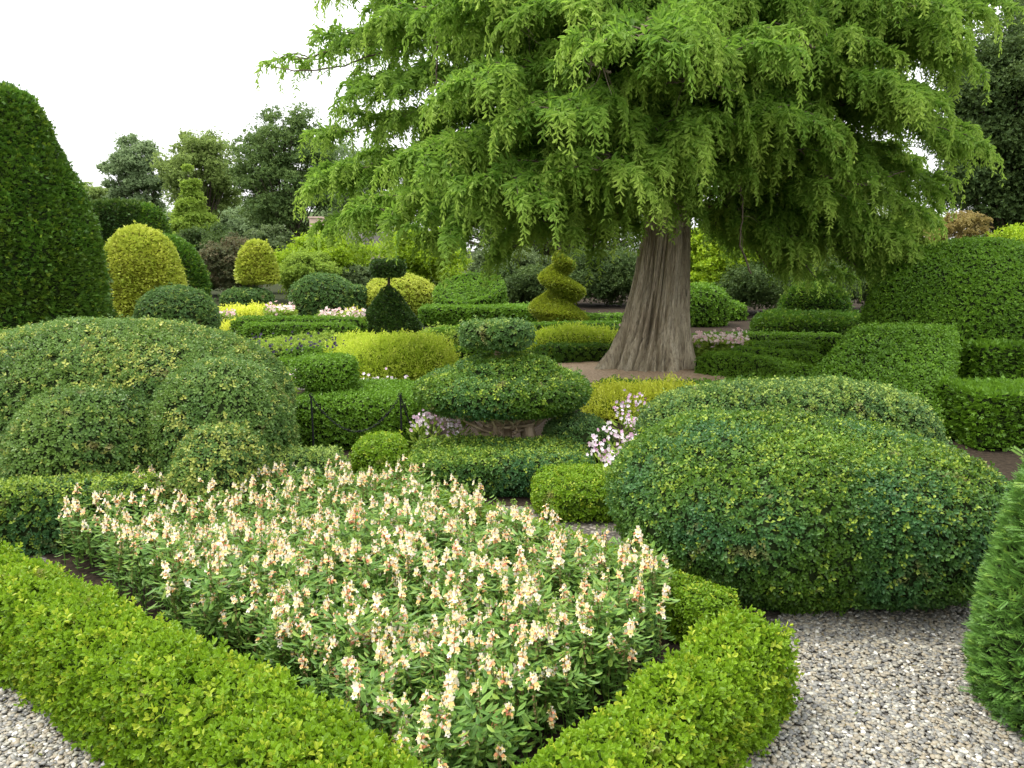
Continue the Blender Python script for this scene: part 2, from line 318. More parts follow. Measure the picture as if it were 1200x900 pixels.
def clothe(mb, shapes, kind='box', L=None, cov=2.4, lump=.03, lf=3.5, core=True, fresh=.12, freshz=.0, up=.25, loose=0., jit=.55, px=2.5, seed=0, freshpatch=0, minL=.02, stray=.03, holes=None, topflat=None):
    """leafy clipped surface over one or more base shapes (points buried in another shape are dropped)"""
    S = []
    for v, f in shapes:
        nv, fn = vnormals(v, f); v = v+nv*((fbm(v*lf, seed)-.5)*2*lump)[:, None]; v[:, 2] = np.maximum(v[:, 2], .0)
        nv, fn = vnormals(v, f); S.append((v, f, nv))
    for v, f, nv in S:
        D = max(1.5, np.linalg.norm(v.mean(0)-np.array([0, 0, CH]))); l = L or max(minL, px*D/796)
        two = l < .034 and D < 4.6
        tp = T['box3' if two else ('box2' if D < 12 else 'boxfar')] if kind == 'box' else (T['yewn'] if kind == 'yew' and D < 5 else T['yewf'] if kind == 'yew' else T['shoot'])
        sa = (l*1.15)**2 if kind != 'yew' else (l*.95)**2
        n = int(area(v, f)*cov/sa); p, nn = sample(v, f, nv, n)
        view = unit(np.array([0, 0, CH])-p); fac = np.sum(view*nn, 1); keep = (fac > -.25) | (rng.random(n) < .35); keep &= p[:, 2] > .015
        p, nn = p[keep], nn[keep]
        for v2, f2, nv2 in S:
            if v2 is v: continue
            c2 = (v2.max(0)+v2.min(0))/2; h2 = (v2.max(0)-v2.min(0))/2
            q = (p-c2)/h2; ins = np.sum(np.abs(q)**2.4, 1) < .62; p, nn = p[~ins], nn[~ins]
        n = len(p)
        d = nn+rng.normal(size=(n, 3))*jit; d[:, 2] += up
        off = rng.random(n)**1.5*l*.8-l*.5+loose*rng.random(n)**2; off = np.where(rng.random(n) < stray, off+l*(.5+rng.random(n)), off)
        s = l*(.75+.5*rng.random(n))
        big = fbm(p*2.2, seed+5); pt = fbm(p*1.3, seed+11)
        fr = fresh+freshz*np.clip(nn[:, 2], 0, 1)+freshpatch*(pt > .55)  # upward faces paler: new growth, with top light put into leaf colour
        tone = np.where(rng.random(n) < fr, .35+.65*rng.random(n), 0)
        rnd = np.clip(rng.random(n)*.75+(big-.5)*1.5+.12, 0, 1)
        bake(mb, tp, p+nn*off[:, None], d, s, 0, None if kind != 'yew' else rng.normal(size=(n, 3))*.5+np.cross(nn, [0, 0, 1.]), tone, rnd=rnd)
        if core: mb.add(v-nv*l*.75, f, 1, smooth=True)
    return mb
def topiary(name, shapes, mat, label, cat='topiary', group=None, **kw):
    mb = MB(); clothe(mb, shapes, **kw)
    allv = np.concatenate([s[0] for s in shapes]); c = (allv.max(0)+allv.min(0))/2; c[2] = 0
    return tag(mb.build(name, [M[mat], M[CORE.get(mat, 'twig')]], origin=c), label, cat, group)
def tube(mb, pts, rad, seg=8, mat=0):
    p = np.array(pts, float); n = len(p); rad = np.broadcast_to(rad, (n,)); tg = unit(np.gradient(p, axis=0)); ref = np.array([.31, .17, .93]); a = unit(np.cross(tg, ref)); b = np.cross(tg, a); th = np.linspace(0, 2*math.pi, seg, endpoint=False)
    v = p[:, None]+rad[:, None, None]*(np.cos(th)[None, :, None]*a[:, None]+np.sin(th)[None, :, None]*b[:, None])
    mb.add(v.reshape(-1, 3), grid_faces(n, seg)[:, ::-1], mat, smooth=True)
def bez(p0, p1, p2, n=12):
    t = np.linspace(0, 1, n)[:, None]; return (1-t)**2*np.array(p0)+2*t*(1-t)*np.array(p1)+t*t*np.array(p2)
def cbox(mb, lo, hi, mat=0):
    x0, y0, z0 = lo; x1, y1, z1 = hi
    v = [(x0, y0, z0), (x1, y0, z0), (x1, y1, z0), (x0, y1, z0), (x0, y0, z1), (x1, y0, z1), (x1, y1, z1), (x0, y1, z1)]
    mb.add(v, [[0, 3, 2, 1], [4, 5, 6, 7], [0, 1, 5, 4], [1, 2, 6, 5], [2, 3, 7, 6], [3, 0, 4, 7]], mat)
def sheet(name, poly, z, mat, res=0, kind='structure'):
    mb = MB(); (x0, y0), (x1, y1) = poly
    mb.add([(x0, y0, z), (x1, y0, z), (x1, y1, z), (x0, y1, z)], [[0, 1, 2, 3]]); return tag(mb.build(name, [M[mat]]), kind=kind)
def polysheet(name, pts, z, mat):      # star-shaped polygon about its centre
    p = np.array([q[:2] for q in pts]); p, _, _ = resample(np.vstack([p, p[:1]]), .4); c = p.mean(0); v = [(c[0], c[1], z)]+[(a, b, z) for a, b in p]+[((a+c[0])/2, (b+c[1])/2, z) for a, b in p]
    n = len(p); f = [[1+k, 1+(k+1) % n, 1+n+(k+1) % n, 1+n+k] for k in range(n-1)]+[[1+n+k, 1+n+k+1, 0, 0] for k in range(n-1)]
    me = bpy.data.meshes.new(name); me.from_pydata(v, [], [q if q[2] != 0 else q[:3] for q in f]); me.update(); me.materials.append(M[mat])
    o = bpy.data.objects.new(name, me); COL.objects.link(o); return tag(o, kind='structure')

# ------------------------------------------------------------ ground
def gravelmat():
    m, t, out = newmat('gravel_path')
    c = t.nodes.new('ShaderNodeTexCoord'); vo = t.nodes.new('ShaderNodeTexVoronoi'); vo.inputs['Scale'].default_value = 38; t.links.new(c.outputs['Object'], vo.inputs['Vector'])
    sep = t.nodes.new('ShaderNodeSeparateColor'); t.links.new(vo.outputs['Color'], sep.inputs[0])
    col = ramp(t, [(0, (.07, .065, .06)), (.35, (.13, .12, .10)), (.7, (.20, .175, .135)), (1, (.34, .32, .28))], sep.outputs[0])
    e = ramp(t, [(.25, (1, 1, 1)), (.62, (.45, .42, .38))], vo.outputs['Distance'])
    ml = t.nodes.new('ShaderNodeMix'); ml.data_type = 'RGBA'; ml.blend_type = 'MULTIPLY'; ml.inputs[0].default_value = 1; t.links.new(col, ml.inputs[6]); t.links.new(e, ml.inputs[7])
    p = t.nodes.new('ShaderNodeBsdfPrincipled'); p.inputs['Roughness'].default_value = .7; t.links.new(ml.outputs[2], p.inputs['Base Color'])
    b = t.nodes.new('ShaderNodeBump'); b.invert = True; b.inputs['Distance'].default_value = .01; t.links.new(vo.outputs['Distance'], b.inputs['Height']); t.links.new(b.outputs[0], p.inputs['Normal'])
    t.links.new(p.outputs[0], out.inputs[0]); return m
M['gravel'] = gravelmat()
M['soil'] = plain('dark_soil', (.016, .012, .008), (.045, .033, .022), 25, bump=.8, rough=1)
M['mulch'] = plain('bark_mulch', (.30, .20, .12), (.60, .45, .31), 32, bump=.8)
M['grass'] = plain('rough_ground', (.016, .022, .008), (.035, .042, .015), 6, rough=1)
sheet('flower_bed', ((-3.4, 6.0), (3.2, 11.2)), .004, 'soil'); sheet('flower_bed', ((3.5, 5.7), (7.5, 11)), .004, 'soil'); sheet('flower_bed', ((-.8, 14.9), (16, 36)), .004, 'soil')
M['litter'] = leafmat('fallen_leaves', (.05, .04, .015), (.14, .10, .035), (.14, .18, .04), trans=.1)
def pebblemat():
    m, t, out = newmat('pebbles')
    c = ramp(t, [(0, (.04, .043, .045)), (.25, (.11, .115, .112)), (.42, (.20, .165, .105)), (.58, (.25, .225, .165)), (.78, (.15, .155, .15)), (.93, (.34, .33, .26)), (1, (.60, .58, .54))], attr(t, 'rnd'))
    c = mix(t, noise(t, 90, 3), c, mix(t, .35, c, (.28, .25, .2)))
    p = t.nodes.new('ShaderNodeBsdfPrincipled'); p.inputs['Roughness'].default_value = .55; t.links.new(c, p.inputs['Base Color']); t.links.new(p.outputs[0], out.inputs[0]); return m
M['pebble'] = pebblemat()
sheet('ground', ((-300, -60), (300, 500)), -.004, 'grass')
sheet('gravel_path', ((-16, -4), (16, 19.5)), 0.0, 'gravel')
def pebbles(name, poly, label):
    pl = np.array([q[:2] for q in poly]); lo, hi = pl.min(0), pl.max(0); n = int((hi-lo).prod()*8200); p = lo+rng.random((n, 2))*(hi-lo)
    ins = np.zeros(n, bool); j = len(pl)-1
    for i in range(len(pl)):
        a, b = pl[i], pl[j]; c = ((a[1] > p[:, 1]) != (b[1] > p[:, 1])) & (p[:, 0] < (b[0]-a[0])*(p[:, 1]-a[1])/(b[1]-a[1]+1e-12)+a[0]); ins ^= c; j = i
    p = p[ins]; n = len(p); fl_ = MB(); k_ = rng.integers(0, n, 90); q_ = np.c_[p[k_], np.full(90, .022)]; v, f = sq((0, 0, 0), (1, 1, 1), 2, 2, res=2)
    s = .006+.0065*rng.random(n)**1.5; ax = np.stack([s*(1+.5*rng.random(n)), s, s*(.38+.25*rng.random(n))], 1)
    th = rng.random(n)*6.28; tl = rng.normal(size=n)*.22; q = v[None]*ax[:, None]*(1+.16*rng.normal(size=(n, len(v), 1)))
    x = q[..., 0]*np.cos(tl)[:, None]+q[..., 2]*np.sin(tl)[:, None]; z = -q[..., 0]*np.sin(tl)[:, None]+q[..., 2]*np.cos(tl)[:, None]
    X = x*np.cos(th)[:, None]-q[..., 1]*np.sin(th)[:, None]+p[:, :1]; Y = x*np.sin(th)[:, None]+q[..., 1]*np.cos(th)[:, None]+p[:, 1:]
    Z = z+(s*.5+rng.random(n)*.008)[:, None]
    mb = MB(); mb.add(np.stack([X, Y, Z], -1).reshape(-1, 3), (f[None]+(np.arange(n)*len(v))[:, None, None]).reshape(-1, 4), 0, np.repeat(rng.random(n), len(f)), smooth=True)
    bake(mb, LEAFT, q_, rng.normal(size=(90, 3))*[1, 1, .15], .012+.014*rng.random(90), 1); c = lo+(hi-lo)/2; return tag(mb.build(name, [M['pebble'], M['litter']], origin=(c[0], c[1], 0)), label, 'gravel', kind='stuff')
pebbles('gravel', [G(840, 915), G(1230, 915), G(1230, 700), G(930, 700), G(890, 760)], 'round pale pebbles covering the path on the right before the big dome')
pebbles('gravel', [G(-40, 730), G(-40, 920), G(200, 920), G(120, 830)], 'pale pebbles in the bottom left corner beside the bright hedge')
pebbles('gravel', [G(600, 605), G(760, 655), G(735, 690), G(640, 640)], 'strip of pebbles between the snapdragon bed and the low bright hedge')

# ------------------------------------------------------------ foreground bed: hedges and snapdragons
BED = [G(475, 930, .1), G(40, 640, .05), G(200, 585, .05), G(330, 575, .1), G(480, 585, .1), G(860, 715, .1), G(640, 915, .1)]
polysheet('flower_bed', BED, .008, 'soil')
def hz(pts, z): return [G(a, b, z) for a, b in pts]
hl = hz([(-90, 640), (0, 672), (120, 735), (240, 805), (340, 868), (440, 940), (560, 1040)], .34)
topiary('box_hedge', [sweep(hl, .43, .36, step=.06, n=4)], 'boxbright', 'bright lime green box hedge running along the bottom left beside the gravel', 'hedge', 'low box hedges round the snapdragon bed', L=.027, cov=2.6, lump=.055, lf=5, fresh=.16, up=.5, jit=.7, stray=.16)
hr = hz([(893, 726), (655, 930), (560, 1030)], .34)
topiary('box_hedge', [sweep(hr, .34, .36, step=.06, n=4)], 'boxbright', 'bright green box hedge at bottom centre ending in a rounded corner by the gravel', 'hedge', 'low box hedges round the snapdragon bed', L=.027, cov=2.6, lump=.055, lf=5, fresh=.16, up=.5, jit=.7, stray=.16, seed=3)
hb = hz([(858, 702), (800, 680), (700, 640), (600, 607), (500, 575), (400, 560), (350, 558)], .28)
topiary('box_hedge', [sweep(hb, .30, .28, step=.07, n=3.5)], 'boxbright', 'thin bright box hedge behind the snapdragons, mostly hidden by the flowers', 'hedge', 'low box hedges round the snapdragon bed', L=.022, cov=2.3, lump=.03, lf=6, fresh=.15, up=.5, seed=4)
hd = hz([(-110, 568), (0, 572), (100, 566), (190, 563)], .42)
topiary('box_hedge', [sweep(hd, .42, .44, step=.07, n=4)], 'box', 'dark box hedge with pale fresh tips at the left, behind the bright hedge', 'hedge', L=.026, cov=2.4, lump=.03, fresh=.12, freshz=.55, up=.5, seed=5)
he = hz([(270, 535), (340, 530), (405, 530)], .42)
topiary('box_hedge', [sweep(he, .42, .43, step=.07, n=3.5)], 'boxblue', 'box hedge with yellow-green fresh tips in front of the left iron post', 'hedge', L=.026, cov=2.4, lump=.03, fresh=.2, freshz=.6, up=.5, seed=6)

def fl_tpl():
    """one snapdragon floret seen along +y: tube, two upper lobes, three lower lobes and a palate"""
    v = []; f = []; r = []
    def quad(pts, c): k = len(v); v.extend(pts); f.append([k, k+1, k+2, k+3]); r.append(c)
    for s in (-1, 1):
        quad([(0, .35, .05), (s*.30, .42, .15), (s*.46, .50, .62), (s*.05, .40, .72)], .06)
        quad([(0, .35, -.05), (s*.22, .60, -.02), (s*.46, .72, -.42), (s*.08, .80, -.34)], .30)
        quad([(0, .0, .10), (s*.20, .0, 0), (s*.30, .42, .15), (0, .36, .12)], .82)
        quad([(0, .0, -.10), (s*.20, .0, 0), (s*.24, .55, 0), (0, .40, -.1)], .92)
        quad([(0, .42, .16), (s*.30, .52, .10), (s*.24, .80, -.10), (0, .82, -.06)], .64)
    quad([(-.16, .72, -.30), (.16, .72, -.30), (.14, .86, -.58), (-.14, .86, -.58)], .2)
    return np.array(v, float), np.array(f), np.array(r)
FT = fl_tpl()
def spike(mb, base, h, nf, lean, s=.033):
    """stem from z .08 up, florets helically on the upper part, buds on top, pods below"""
    top = base+np.array([lean[0], lean[1], h]); tube(mb, bez(base+[0, 0, .02], base+np.array([lean[0]*.2, lean[1]*.2, h*.5]), top, 7), np.linspace(.0034, .0018, 7), 4, 1)
    hue0 = rng.normal()*.07-.09; hh = .0115*nf; V, Fq, Rr = FT
    for k in range(nf):
        z = h-.035-hh*k/nf; a = k*2.2+rng.random(); sc = s*(.45+.55*min(1, (k+1)/4))*(.75+.35*rng.random()); ca, sa = math.cos(a), math.sin(a)
        u = z/h; c = base+np.array([lean[0]*u*u, lean[1]*u*u, z]); v = V*sc; el = .25+rng.normal()*.25
        y = v[:, 1]*math.cos(el)-v[:, 2]*math.sin(el); zz = v[:, 1]*math.sin(el)+v[:, 2]*math.cos(el)
        hue = rng.normal()*.10+hue0; mb.add(np.stack([v[:, 0]*ca-y*sa, v[:, 0]*sa+y*ca, zz], 1)+c, Fq, 0, np.clip(Rr+hue, 0, 1))
    n = 9; p = base+np.array([lean[0], lean[1], h])+rng.normal(size=(n, 3))*[.004, .004, .010]-[0, 0, .012]; bake(mb, T['boxfar'], p, rng.normal(size=(n, 3))+[0, 0, 1.5], .009, 1, tone=np.full(n, .5))
    n = 18; z = np.linspace(h*.42, max(h*.5, h-.05-hh), n); u = z/h; p = base+np.stack([lean[0]*u*u, lean[1]*u*u, z], 1); bake(mb, T['boxfar'], p, rng.normal(size=(n, 3))+[0, 0, .8], .011, 2)
M['pod'] = leafmat('seed_pods', (.12, .12, .03), (.18, .15, .05), (.26, .15, .08), trans=.1)
def plant_leaves(mb, base, h, n, sp=.05, mat=0):
    z = rng.random(n)**.8*h*.85+.02; a = rng.random(n)*6.28; rr = rng.random(n)*sp
    p = base+np.stack([np.cos(a)*rr, np.sin(a)*rr, z], 1); d = np.stack([np.cos(a), np.sin(a), .55+.7*rng.normal(size=n)*.5], 1)
    X = np.cross(d, [0, 0, 1.]); bake(mb, LEAFT, p, d, .050*(.7+.6*rng.random(n)), mat, X, tone=np.where(rng.random(n) < .12, .5, 0), lj=.3)
variants = []
for k in range(14):
    ns_ = [3, 3, 2, 4, 1, 3, 4, 0, 3, 2, 4, 3, 1, 2][k]; H = .40+.10*rng.random(); z0 = np.zeros(3)
    lv = MB(); plant_leaves(lv, z0, H*.88, 120, .09)
    for q in range(3 if k % 2 else 5): a = rng.random()*6.28; tube(lv, bez(z0, (math.cos(a)*.03, math.sin(a)*.03, .15), (math.cos(a)*.07, math.sin(a)*.07, H*.7), 5), .0025, 4)
    lo = lv.build('foliage', [M['snapleaf']]); sps = []
    for q in range(ns_):
        a = 6.28*q/max(1, ns_)+rng.random(); b = np.array([math.cos(a), math.sin(a), 0])*(.03+.06*rng.random())*(ns_ > 1); mb = MB(); spike(mb, b, H*(1.02-.11*q)*(.88+.2*rng.random()), int(rng.integers(3, 9)), rng.normal(size=2)*.03)
        sps.append(mb.build('flower_spike', [M['snap'], M['snapleaf'], M['pod']]))
    if ns_ == 0:
        mb = MB(); spike(mb, z0, H, 1, (0.01, .0)); sps.append(mb.build('seed_spike', [M['snap'], M['snapleaf'], M['pod']]))
    variants.append((lo, sps))
def inpoly(p, pl):
    c = False; j = len(pl)-1
    for i in range(len(pl)):
        a, b = pl[i], pl[j]
        if (a[1] > p[1]) != (b[1] > p[1]) and p[0] < (b[0]-a[0])*(p[1]-a[1])/(b[1]-a[1])+a[0]: c = not c
        j = i
    return c
PB = [G(a, b, 0)[:2] for a, b in [(500, 990), (400, 880), (75, 655), (165, 612), (365, 600), (480, 600), (790, 745), (760, 800), (640, 893)]]
pts = []; pa = np.array(PB); lo_, hi_ = pa.min(0), pa.max(0); SP = .118
yy = lo_[1]
row = 0
while yy < hi_[1]:
    xx = lo_[0]+(row % 2)*SP/2
    while xx < hi_[0]:
        q = np.array([xx, yy])+rng.normal(size=2)*.035
        if inpoly(q, PB): pts.append(q)
        xx += SP
    yy += SP*.87; row += 1
pts.sort(key=lambda q: q[0]**2+q[1]**2); print('SNAP', len(pts))
used = set(); GS = 'pale peach snapdragons filling the box-edged bed'
rest = MB()
for i, q in enumerate(pts):
    # spikes stand thick at the back and thin out over the leafy front edge
    k = int(rng.integers(0, 14))
    edge = min(np.linalg.norm(np.array(q)-np.array(e)) for e in PB)
    if i < 295:
        lo, sps = variants[k]
        root = empty('snapdragon', (q[0], q[1], .008), 'pale peach and cream snapdragon plant among its like in the box-edged bed', 'flower', GS)
        root.rotation_euler = (rng.normal()*.09, rng.normal()*.09, rng.random()*6.28); sc = .80+.36*rng.random(); root.scale = (sc,)*3
        for src in [lo]+sps:
            if k in used: c = src.copy(); COL.objects.link(c)
            else: c = src
            c.parent = root
        used.add(k)
    else:
        b = np.array([q[0], q[1], .008]); H = .38+.13*rng.random(); plant_leaves(rest, b, H*.85, 56, .08, 1)
        m2 = MB()
        for s_ in range(int(rng.integers(1, 3))):
            spike(rest, b+np.r_[rng.normal(size=2)*.04, 0], H*(.85+.2*rng.random()), int(rng.integers(2, 8)), rng.normal(size=2)*.03)
if rest.n:
    # material order for the mixed object: leaves/petals share slot numbers, so remap by offsetting
    pass
for k, (lo, sps) in enumerate(variants):
    if k not in used:
        for s_ in [lo]+sps: bpy.data.objects.remove(s_)
if rest.n: tag(rest.build('snapdragon_rows', [M['snap'], M['snapleaf'], M['pod']]), 'far rows of peach snapdragons at the back of the bed', 'flowers', kind='stuff')

# ------------------------------------------------------------ near and middle topiary
def el(px, py, Y, rpx, rz, ry=None, **k):
    c = P(px, py, Y); r = rpx*W(Y); return sq(c, (r, ry or r, rz), **k)
def dz(py, Y): return P(600, py, Y)[2]
def blob(x0, x1, ytop, Y, z0=0, ry=None, a=2.2, b=2.6, rot=0, res=26, low=.35):
    """rounded mass on the ground from its outline: left, right, top pixel and distance"""
    r = (x1-x0)/2*W(Y); zt = dz(ytop, Y+.45*(ry or r)); c = P((x0+x1)/2, 400, Y); h = zt-z0; cz = z0+h*low
    return sq((c[0], Y, cz), (r, ry or r, h*(1-low)), a, b, rot, res) if low < .5 else sq((c[0], Y, cz), (r, ry or r, h*(1-low)), a, b, rot, res)
# right: big double dome
topiary('box_dome', [blob(724, 1100, 480, 4.88, ry=.98, a=2.3, b=2.35, low=.46, res=40), blob(860, 1172, 490, 4.80, ry=.93, a=2.4, b=2.35, low=.46, res=36)], 'box', 'huge rounded dark green box dome on the right, spilling to the gravel', 'topiary', L=.027, cov=2.5, lump=.06, lf=2.4, fresh=.04, freshz=.2, seed=12)
topiary('box_dome', [blob(752, 1108, 444, 6.5, ry=.55, a=2.4, b=3, low=.42, res=34)], 'boxblue', 'long low box mound rising behind the huge dome, with pale fresh tips', 'topiary', L=.030, cov=2.4, lump=.04, lf=3, fresh=.08, freshz=.4, seed=13)
# left: lumpy mottled shape in lobes
topiary('lobed_box_topiary', [blob(-90, 336, 374, 7.0, ry=1.15, low=.4, res=44, b=2.3), blob(8, 190, 446, 5.98, ry=.66, low=.42, b=2.1, a=2), blob(172, 336, 420, 6.24, ry=.66, low=.42, b=2.1, a=2), blob(196, 302, 492, 5.62, ry=.45, low=.4, b=2.3)],
        'boxvar', 'big billowing mottled box topiary in several lobes at the left', 'topiary', L=.030, cov=2.5, lump=.06, lf=2.2, fresh=.08, freshpatch=.30, seed=14)
# block with a drum
D = 8.3; c = P(407, 460, D)
def block(x0, x1, ytop, Yf, depth, rot=0, z0=0, yb=None, n=7, slope=0, res=26):
    zt = dz(ytop, Yf+depth*.85); cx = P((x0+x1)/2, 400, Yf)[0]; r = (x1-x0)/2*W(Yf); return sq((cx, Yf+depth/2, (zt+z0)/2), (r, depth/2, (zt-z0)/2), n, n, rot, res)
topiary('box_block_topiary', [block(332, 487, 447, 7.7, 1.3, n=6), lathe((P(381, 430, 8.3)[0], 8.3, 0), drum(36*W(8.3), dz(447, 8.3)-.03, dz(416, 8.6), .06), 40)], 'mid', 'square clipped green block with a flat drum on top behind the chain', 'topiary', L=.032, cov=2.5, lump=.015, fresh=.06, seed=15)
# block hedge in front of the tiered topiary
topiary('box_hedge', [block(466, 702, 515, 6.15, .85, n=5)], 'box', 'solid dark box hedge block in front of the gnarled tiered topiary', 'hedge', L=.027, cov=2.5, lump=.03, fresh=.08, freshz=.3, seed=16)
topiary('box_bush', [blob(627, 733, 548, 5.95, ry=.35, a=3, b=3.4, low=.42)], 'boxbright', 'low bright yellow-green box block beside the pink and white flowers', 'bush', L=.026, fresh=.1, seed=17)
topiary('box_bush', [blob(413, 472, 508, 6.6, ry=.3, a=3, b=3.4, low=.45)], 'boxbright', 'small bright green box cube below the chain', 'bush', L=.026, fresh=.1, seed=18)
topiary('box_bush', [blob(640, 718, 486, 7.1, ry=.3, a=2.4, b=3, low=.5)], 'boxblue', 'small blue-green box bush right of the gnarled trunk', 'bush', L=.028, fresh=.1, seed=19)
# tiered topiary with gnarled trunk
D = 7.25; cx = P(590, 460, D)[0]; root = empty('tiered_box_topiary', (cx, D, 0), 'tiered dark box topiary like a stack of cushions on gnarled bare stems', 'topiary')
for nm, r_, za, zb, off, rd in (('lower_tier', 101, 483, 431, 0, .17), ('middle_tier', 60, 452, 418, .02, .1), ('top_tier', 41, 405, 378, -.06, .09)):
    a_, b_ = dz(za, D), dz(zb, D); mb = MB(); sh = sq((cx+off, D, (a_+b_)/2), (r_*W(D), r_*W(D)*.85, (b_-a_)/2), 2.3, 5.0 if nm == 'top_tier' else 2.3, 0, 26)
    clothe(mb, [sh], 'box', L=.030, cov=2.6, lump=.03, fresh=.08, freshz=.12, seed=20+r_); part(mb, nm, [M['boxblue' if nm == 'top_tier' else 'box'], M['twig']], root)
mb = MB()
for (dx, dy, lean) in ((-.20, .02, -.05), (-.06, -.10, .04), (.06, .08, .02), (.30, -.05, .10), (.2, .1, .06)):
    tube(mb, bez((cx+dx, D+dy, 0), (cx+dx+rng.normal()*.04, D+dy, .3), (cx+dx*.6, D+dy*.6, .75), 9), np.linspace(.075, .05, 9)*(1+.15*rng.normal(size=9)), 9)
tube(mb, [(cx-.03, D, .6), (cx-.05, D, .9), (cx-.05, D, 1.2)], .045, 8)
part(mb, 'stem', [M['oldwood']], root)
mb = MB()
for k in range(90):
    a = rng.random()*6.28; r0 = .08+.15*rng.random(); r1 = .25+.36*rng.random(); z = .30+.18*rng.random(); z1 = .56+.08*rng.random()
    tube(mb, bez((cx+math.cos(a)*r0, D+math.sin(a)*r0, z), (cx+math.cos(a+.3)*r1*.6+rng.normal()*.06, D+math.sin(a+.3)*r1*.55, z-.0+rng.normal()*.05), (cx+math.cos(a+rng.normal()*.3)*r1, D+math.sin(a)*r1*.85, z1), 7), np.linspace(.016, .006, 7), 5)
part(mb, 'branches', [M['oldwood']], root)

# near yew at right edge
c = P(1308, 700, 3.15)
topiary('clipped_yew', [lathe((c[0], 3.15, 0), [(.44, 0), (.50, .2), (.46, .55), (.38, .95), (.28, 1.3), (.15, 1.6), (0, 1.75)], 48)], 'yewnear', 'dense clipped yew at the extreme right edge, close to the viewer', 'topiary', kind='yew', L=.030, cov=3.0, lump=.03, lf=4, fresh=.1, up=.35, seed=30)
# left yew tower
topiary('clipped_yew', [lathe((P(-10, 300, 15)[0], 15, 0), [(1.95, 0), (1.97, 1.37), (1.84, 2.3), (1.60, 3.1), (1.33, 3.85), (1.10, 4.45), (.98, 4.66), (.66, 4.80), (0, 4.86)], 64, .1, ax=.95)], 'yew', 'tall dark clipped yew tower rising at the left edge', 'topiary', kind='yew', L=.062, cov=3.4, lump=.10, lf=1.6, fresh=.10, up=.4, stray=.06, seed=31)

# domes and hedges, right middle
topiary('yew_dome', [blob(1018, 1255, 280, 11.6, low=.4, ry=1.4, a=2.0, b=2.05, res=34)], 'mid', 'large smooth mid green clipped dome at the right under the dark tree', 'topiary', L=.034, cov=2.7, lump=.03, fresh=.10, seed=32)
D = 8.9; z1 = dz(388, 9.4)
cs = [P(885, 400, 8.3), P(1112, 400, 7.6), P(1125, 400, 10.1), P(965, 400, 10.6)]; ct = [P(1002, 400, 9.7), P(1114, 400, 9.5), P(1120, 400, 10.0), P(1002, 400, 10.1)]
topiary('wedge_hedge', [sq(0, 0, 14, 14, corners=[(*q[:2], 0) for q in cs]+[(ct[0][0], ct[0][1], z1), (ct[1][0], ct[1][1], z1*.98), (ct[2][0], ct[2][1], z1), (ct[3][0], ct[3][1], z1)], res=26)], 'mid', 'clipped green block with a long sloping side, left of the dark square hedges', 'hedge', L=.04, cov=2.7, lump=.02, fresh=.1, seed=33)
topiary('clipped_hedge', [block(1150, 1345, 398, 9.9, .8, n=18)], 'mid', 'square topped clipped hedge below the large smooth dome', 'hedge', kind='yew', L=.045, cov=3, lump=.015, fresh=.05, seed=34)
topiary('clipped_hedge', [block(1158, 1370, 448, 7.7, .9, n=18)], 'mid', 'nearer square topped clipped hedge at the right behind the huge dome', 'hedge', kind='yew', L=.04, cov=3, lump=.015, fresh=.05, seed=35)
topiary('clipped_dome', [blob(780, 852, 333, 21, low=.4, ry=.8)], 'mid', 'green clipped dome just right of the great trunk', 'topiary', px=2.2, seed=36)
topiary('clipped_dome', [blob(825, 872, 352, 22.5, low=.4, ry=.5)], 'mid', 'smaller green mound tucked right of the dome behind the trunk', 'topiary', px=2.2, seed=37)
topiary('clipped_dome', [blob(882, 1020, 362, 16.5, low=.4, ry=1.0, b=3), blob(912, 992, 332, 16.8, low=.45, ry=.6)], 'yew', 'dark clipped mound with a raised crown under the drooping branches', 'topiary', kind='yew', L=.045, cov=2.8, seed=38)

# distant topiary, left middle
def dtop(name, shapes, mat, label, **k):
    k.setdefault('px', 2.0); return topiary(name, shapes, mat, label, 'topiary', **k)
def dm(x0, x1, yt, Y, fat=.5, **k):
    r = (x1-x0)/2*W(Y); return lathe((P((x0+x1)/2, 400, Y)[0], Y, 0), dome(r, dz(yt, Y), fat), 48, .12)
dtop('golden_yew_dome', [dm(126, 219, 265, 24, .35)], 'gold', 'large golden yellow clipped bullet shaped yew beside the dark tower', kind='yew', cov=2.9, lump=.06, lf=1.5, seed=40)
dtop('clipped_ball', [blob(165, 255, 335, 17, low=.42, a=2, b=2.2)], 'boxblue', 'rounded blue-green clipped ball in front of the large golden yew', seed=41)
dtop('golden_yew_dome', [lathe((P(306, 400, 26)[0], 26, 0), [(0, .9), (.62, .92), (.66, 1.1), (.60, 1.5), (.48, 1.9), (.3, 2.15), (0, 2.26-.0)], 40, .12)], 'gold', 'small golden egg shaped yew sitting above a blue-green cushion', kind='yew', cov=2.9, lump=.03, lf=2, seed=42)
dtop('clipped_cushion', [blob(264, 322, 338, 25.6, low=.42, b=3)], 'boxblue', 'blue-green cushion under the small golden egg shaped yew', seed=43)
dtop('clipped_dome', [blob(343, 420, 321, 23, low=.35, b=2.2), blob(398, 432, 335, 23, low=.4, b=5, ry=.4)], 'boxblue', 'smooth blue-green clipped dome with a small square shoulder on its right', seed=44)
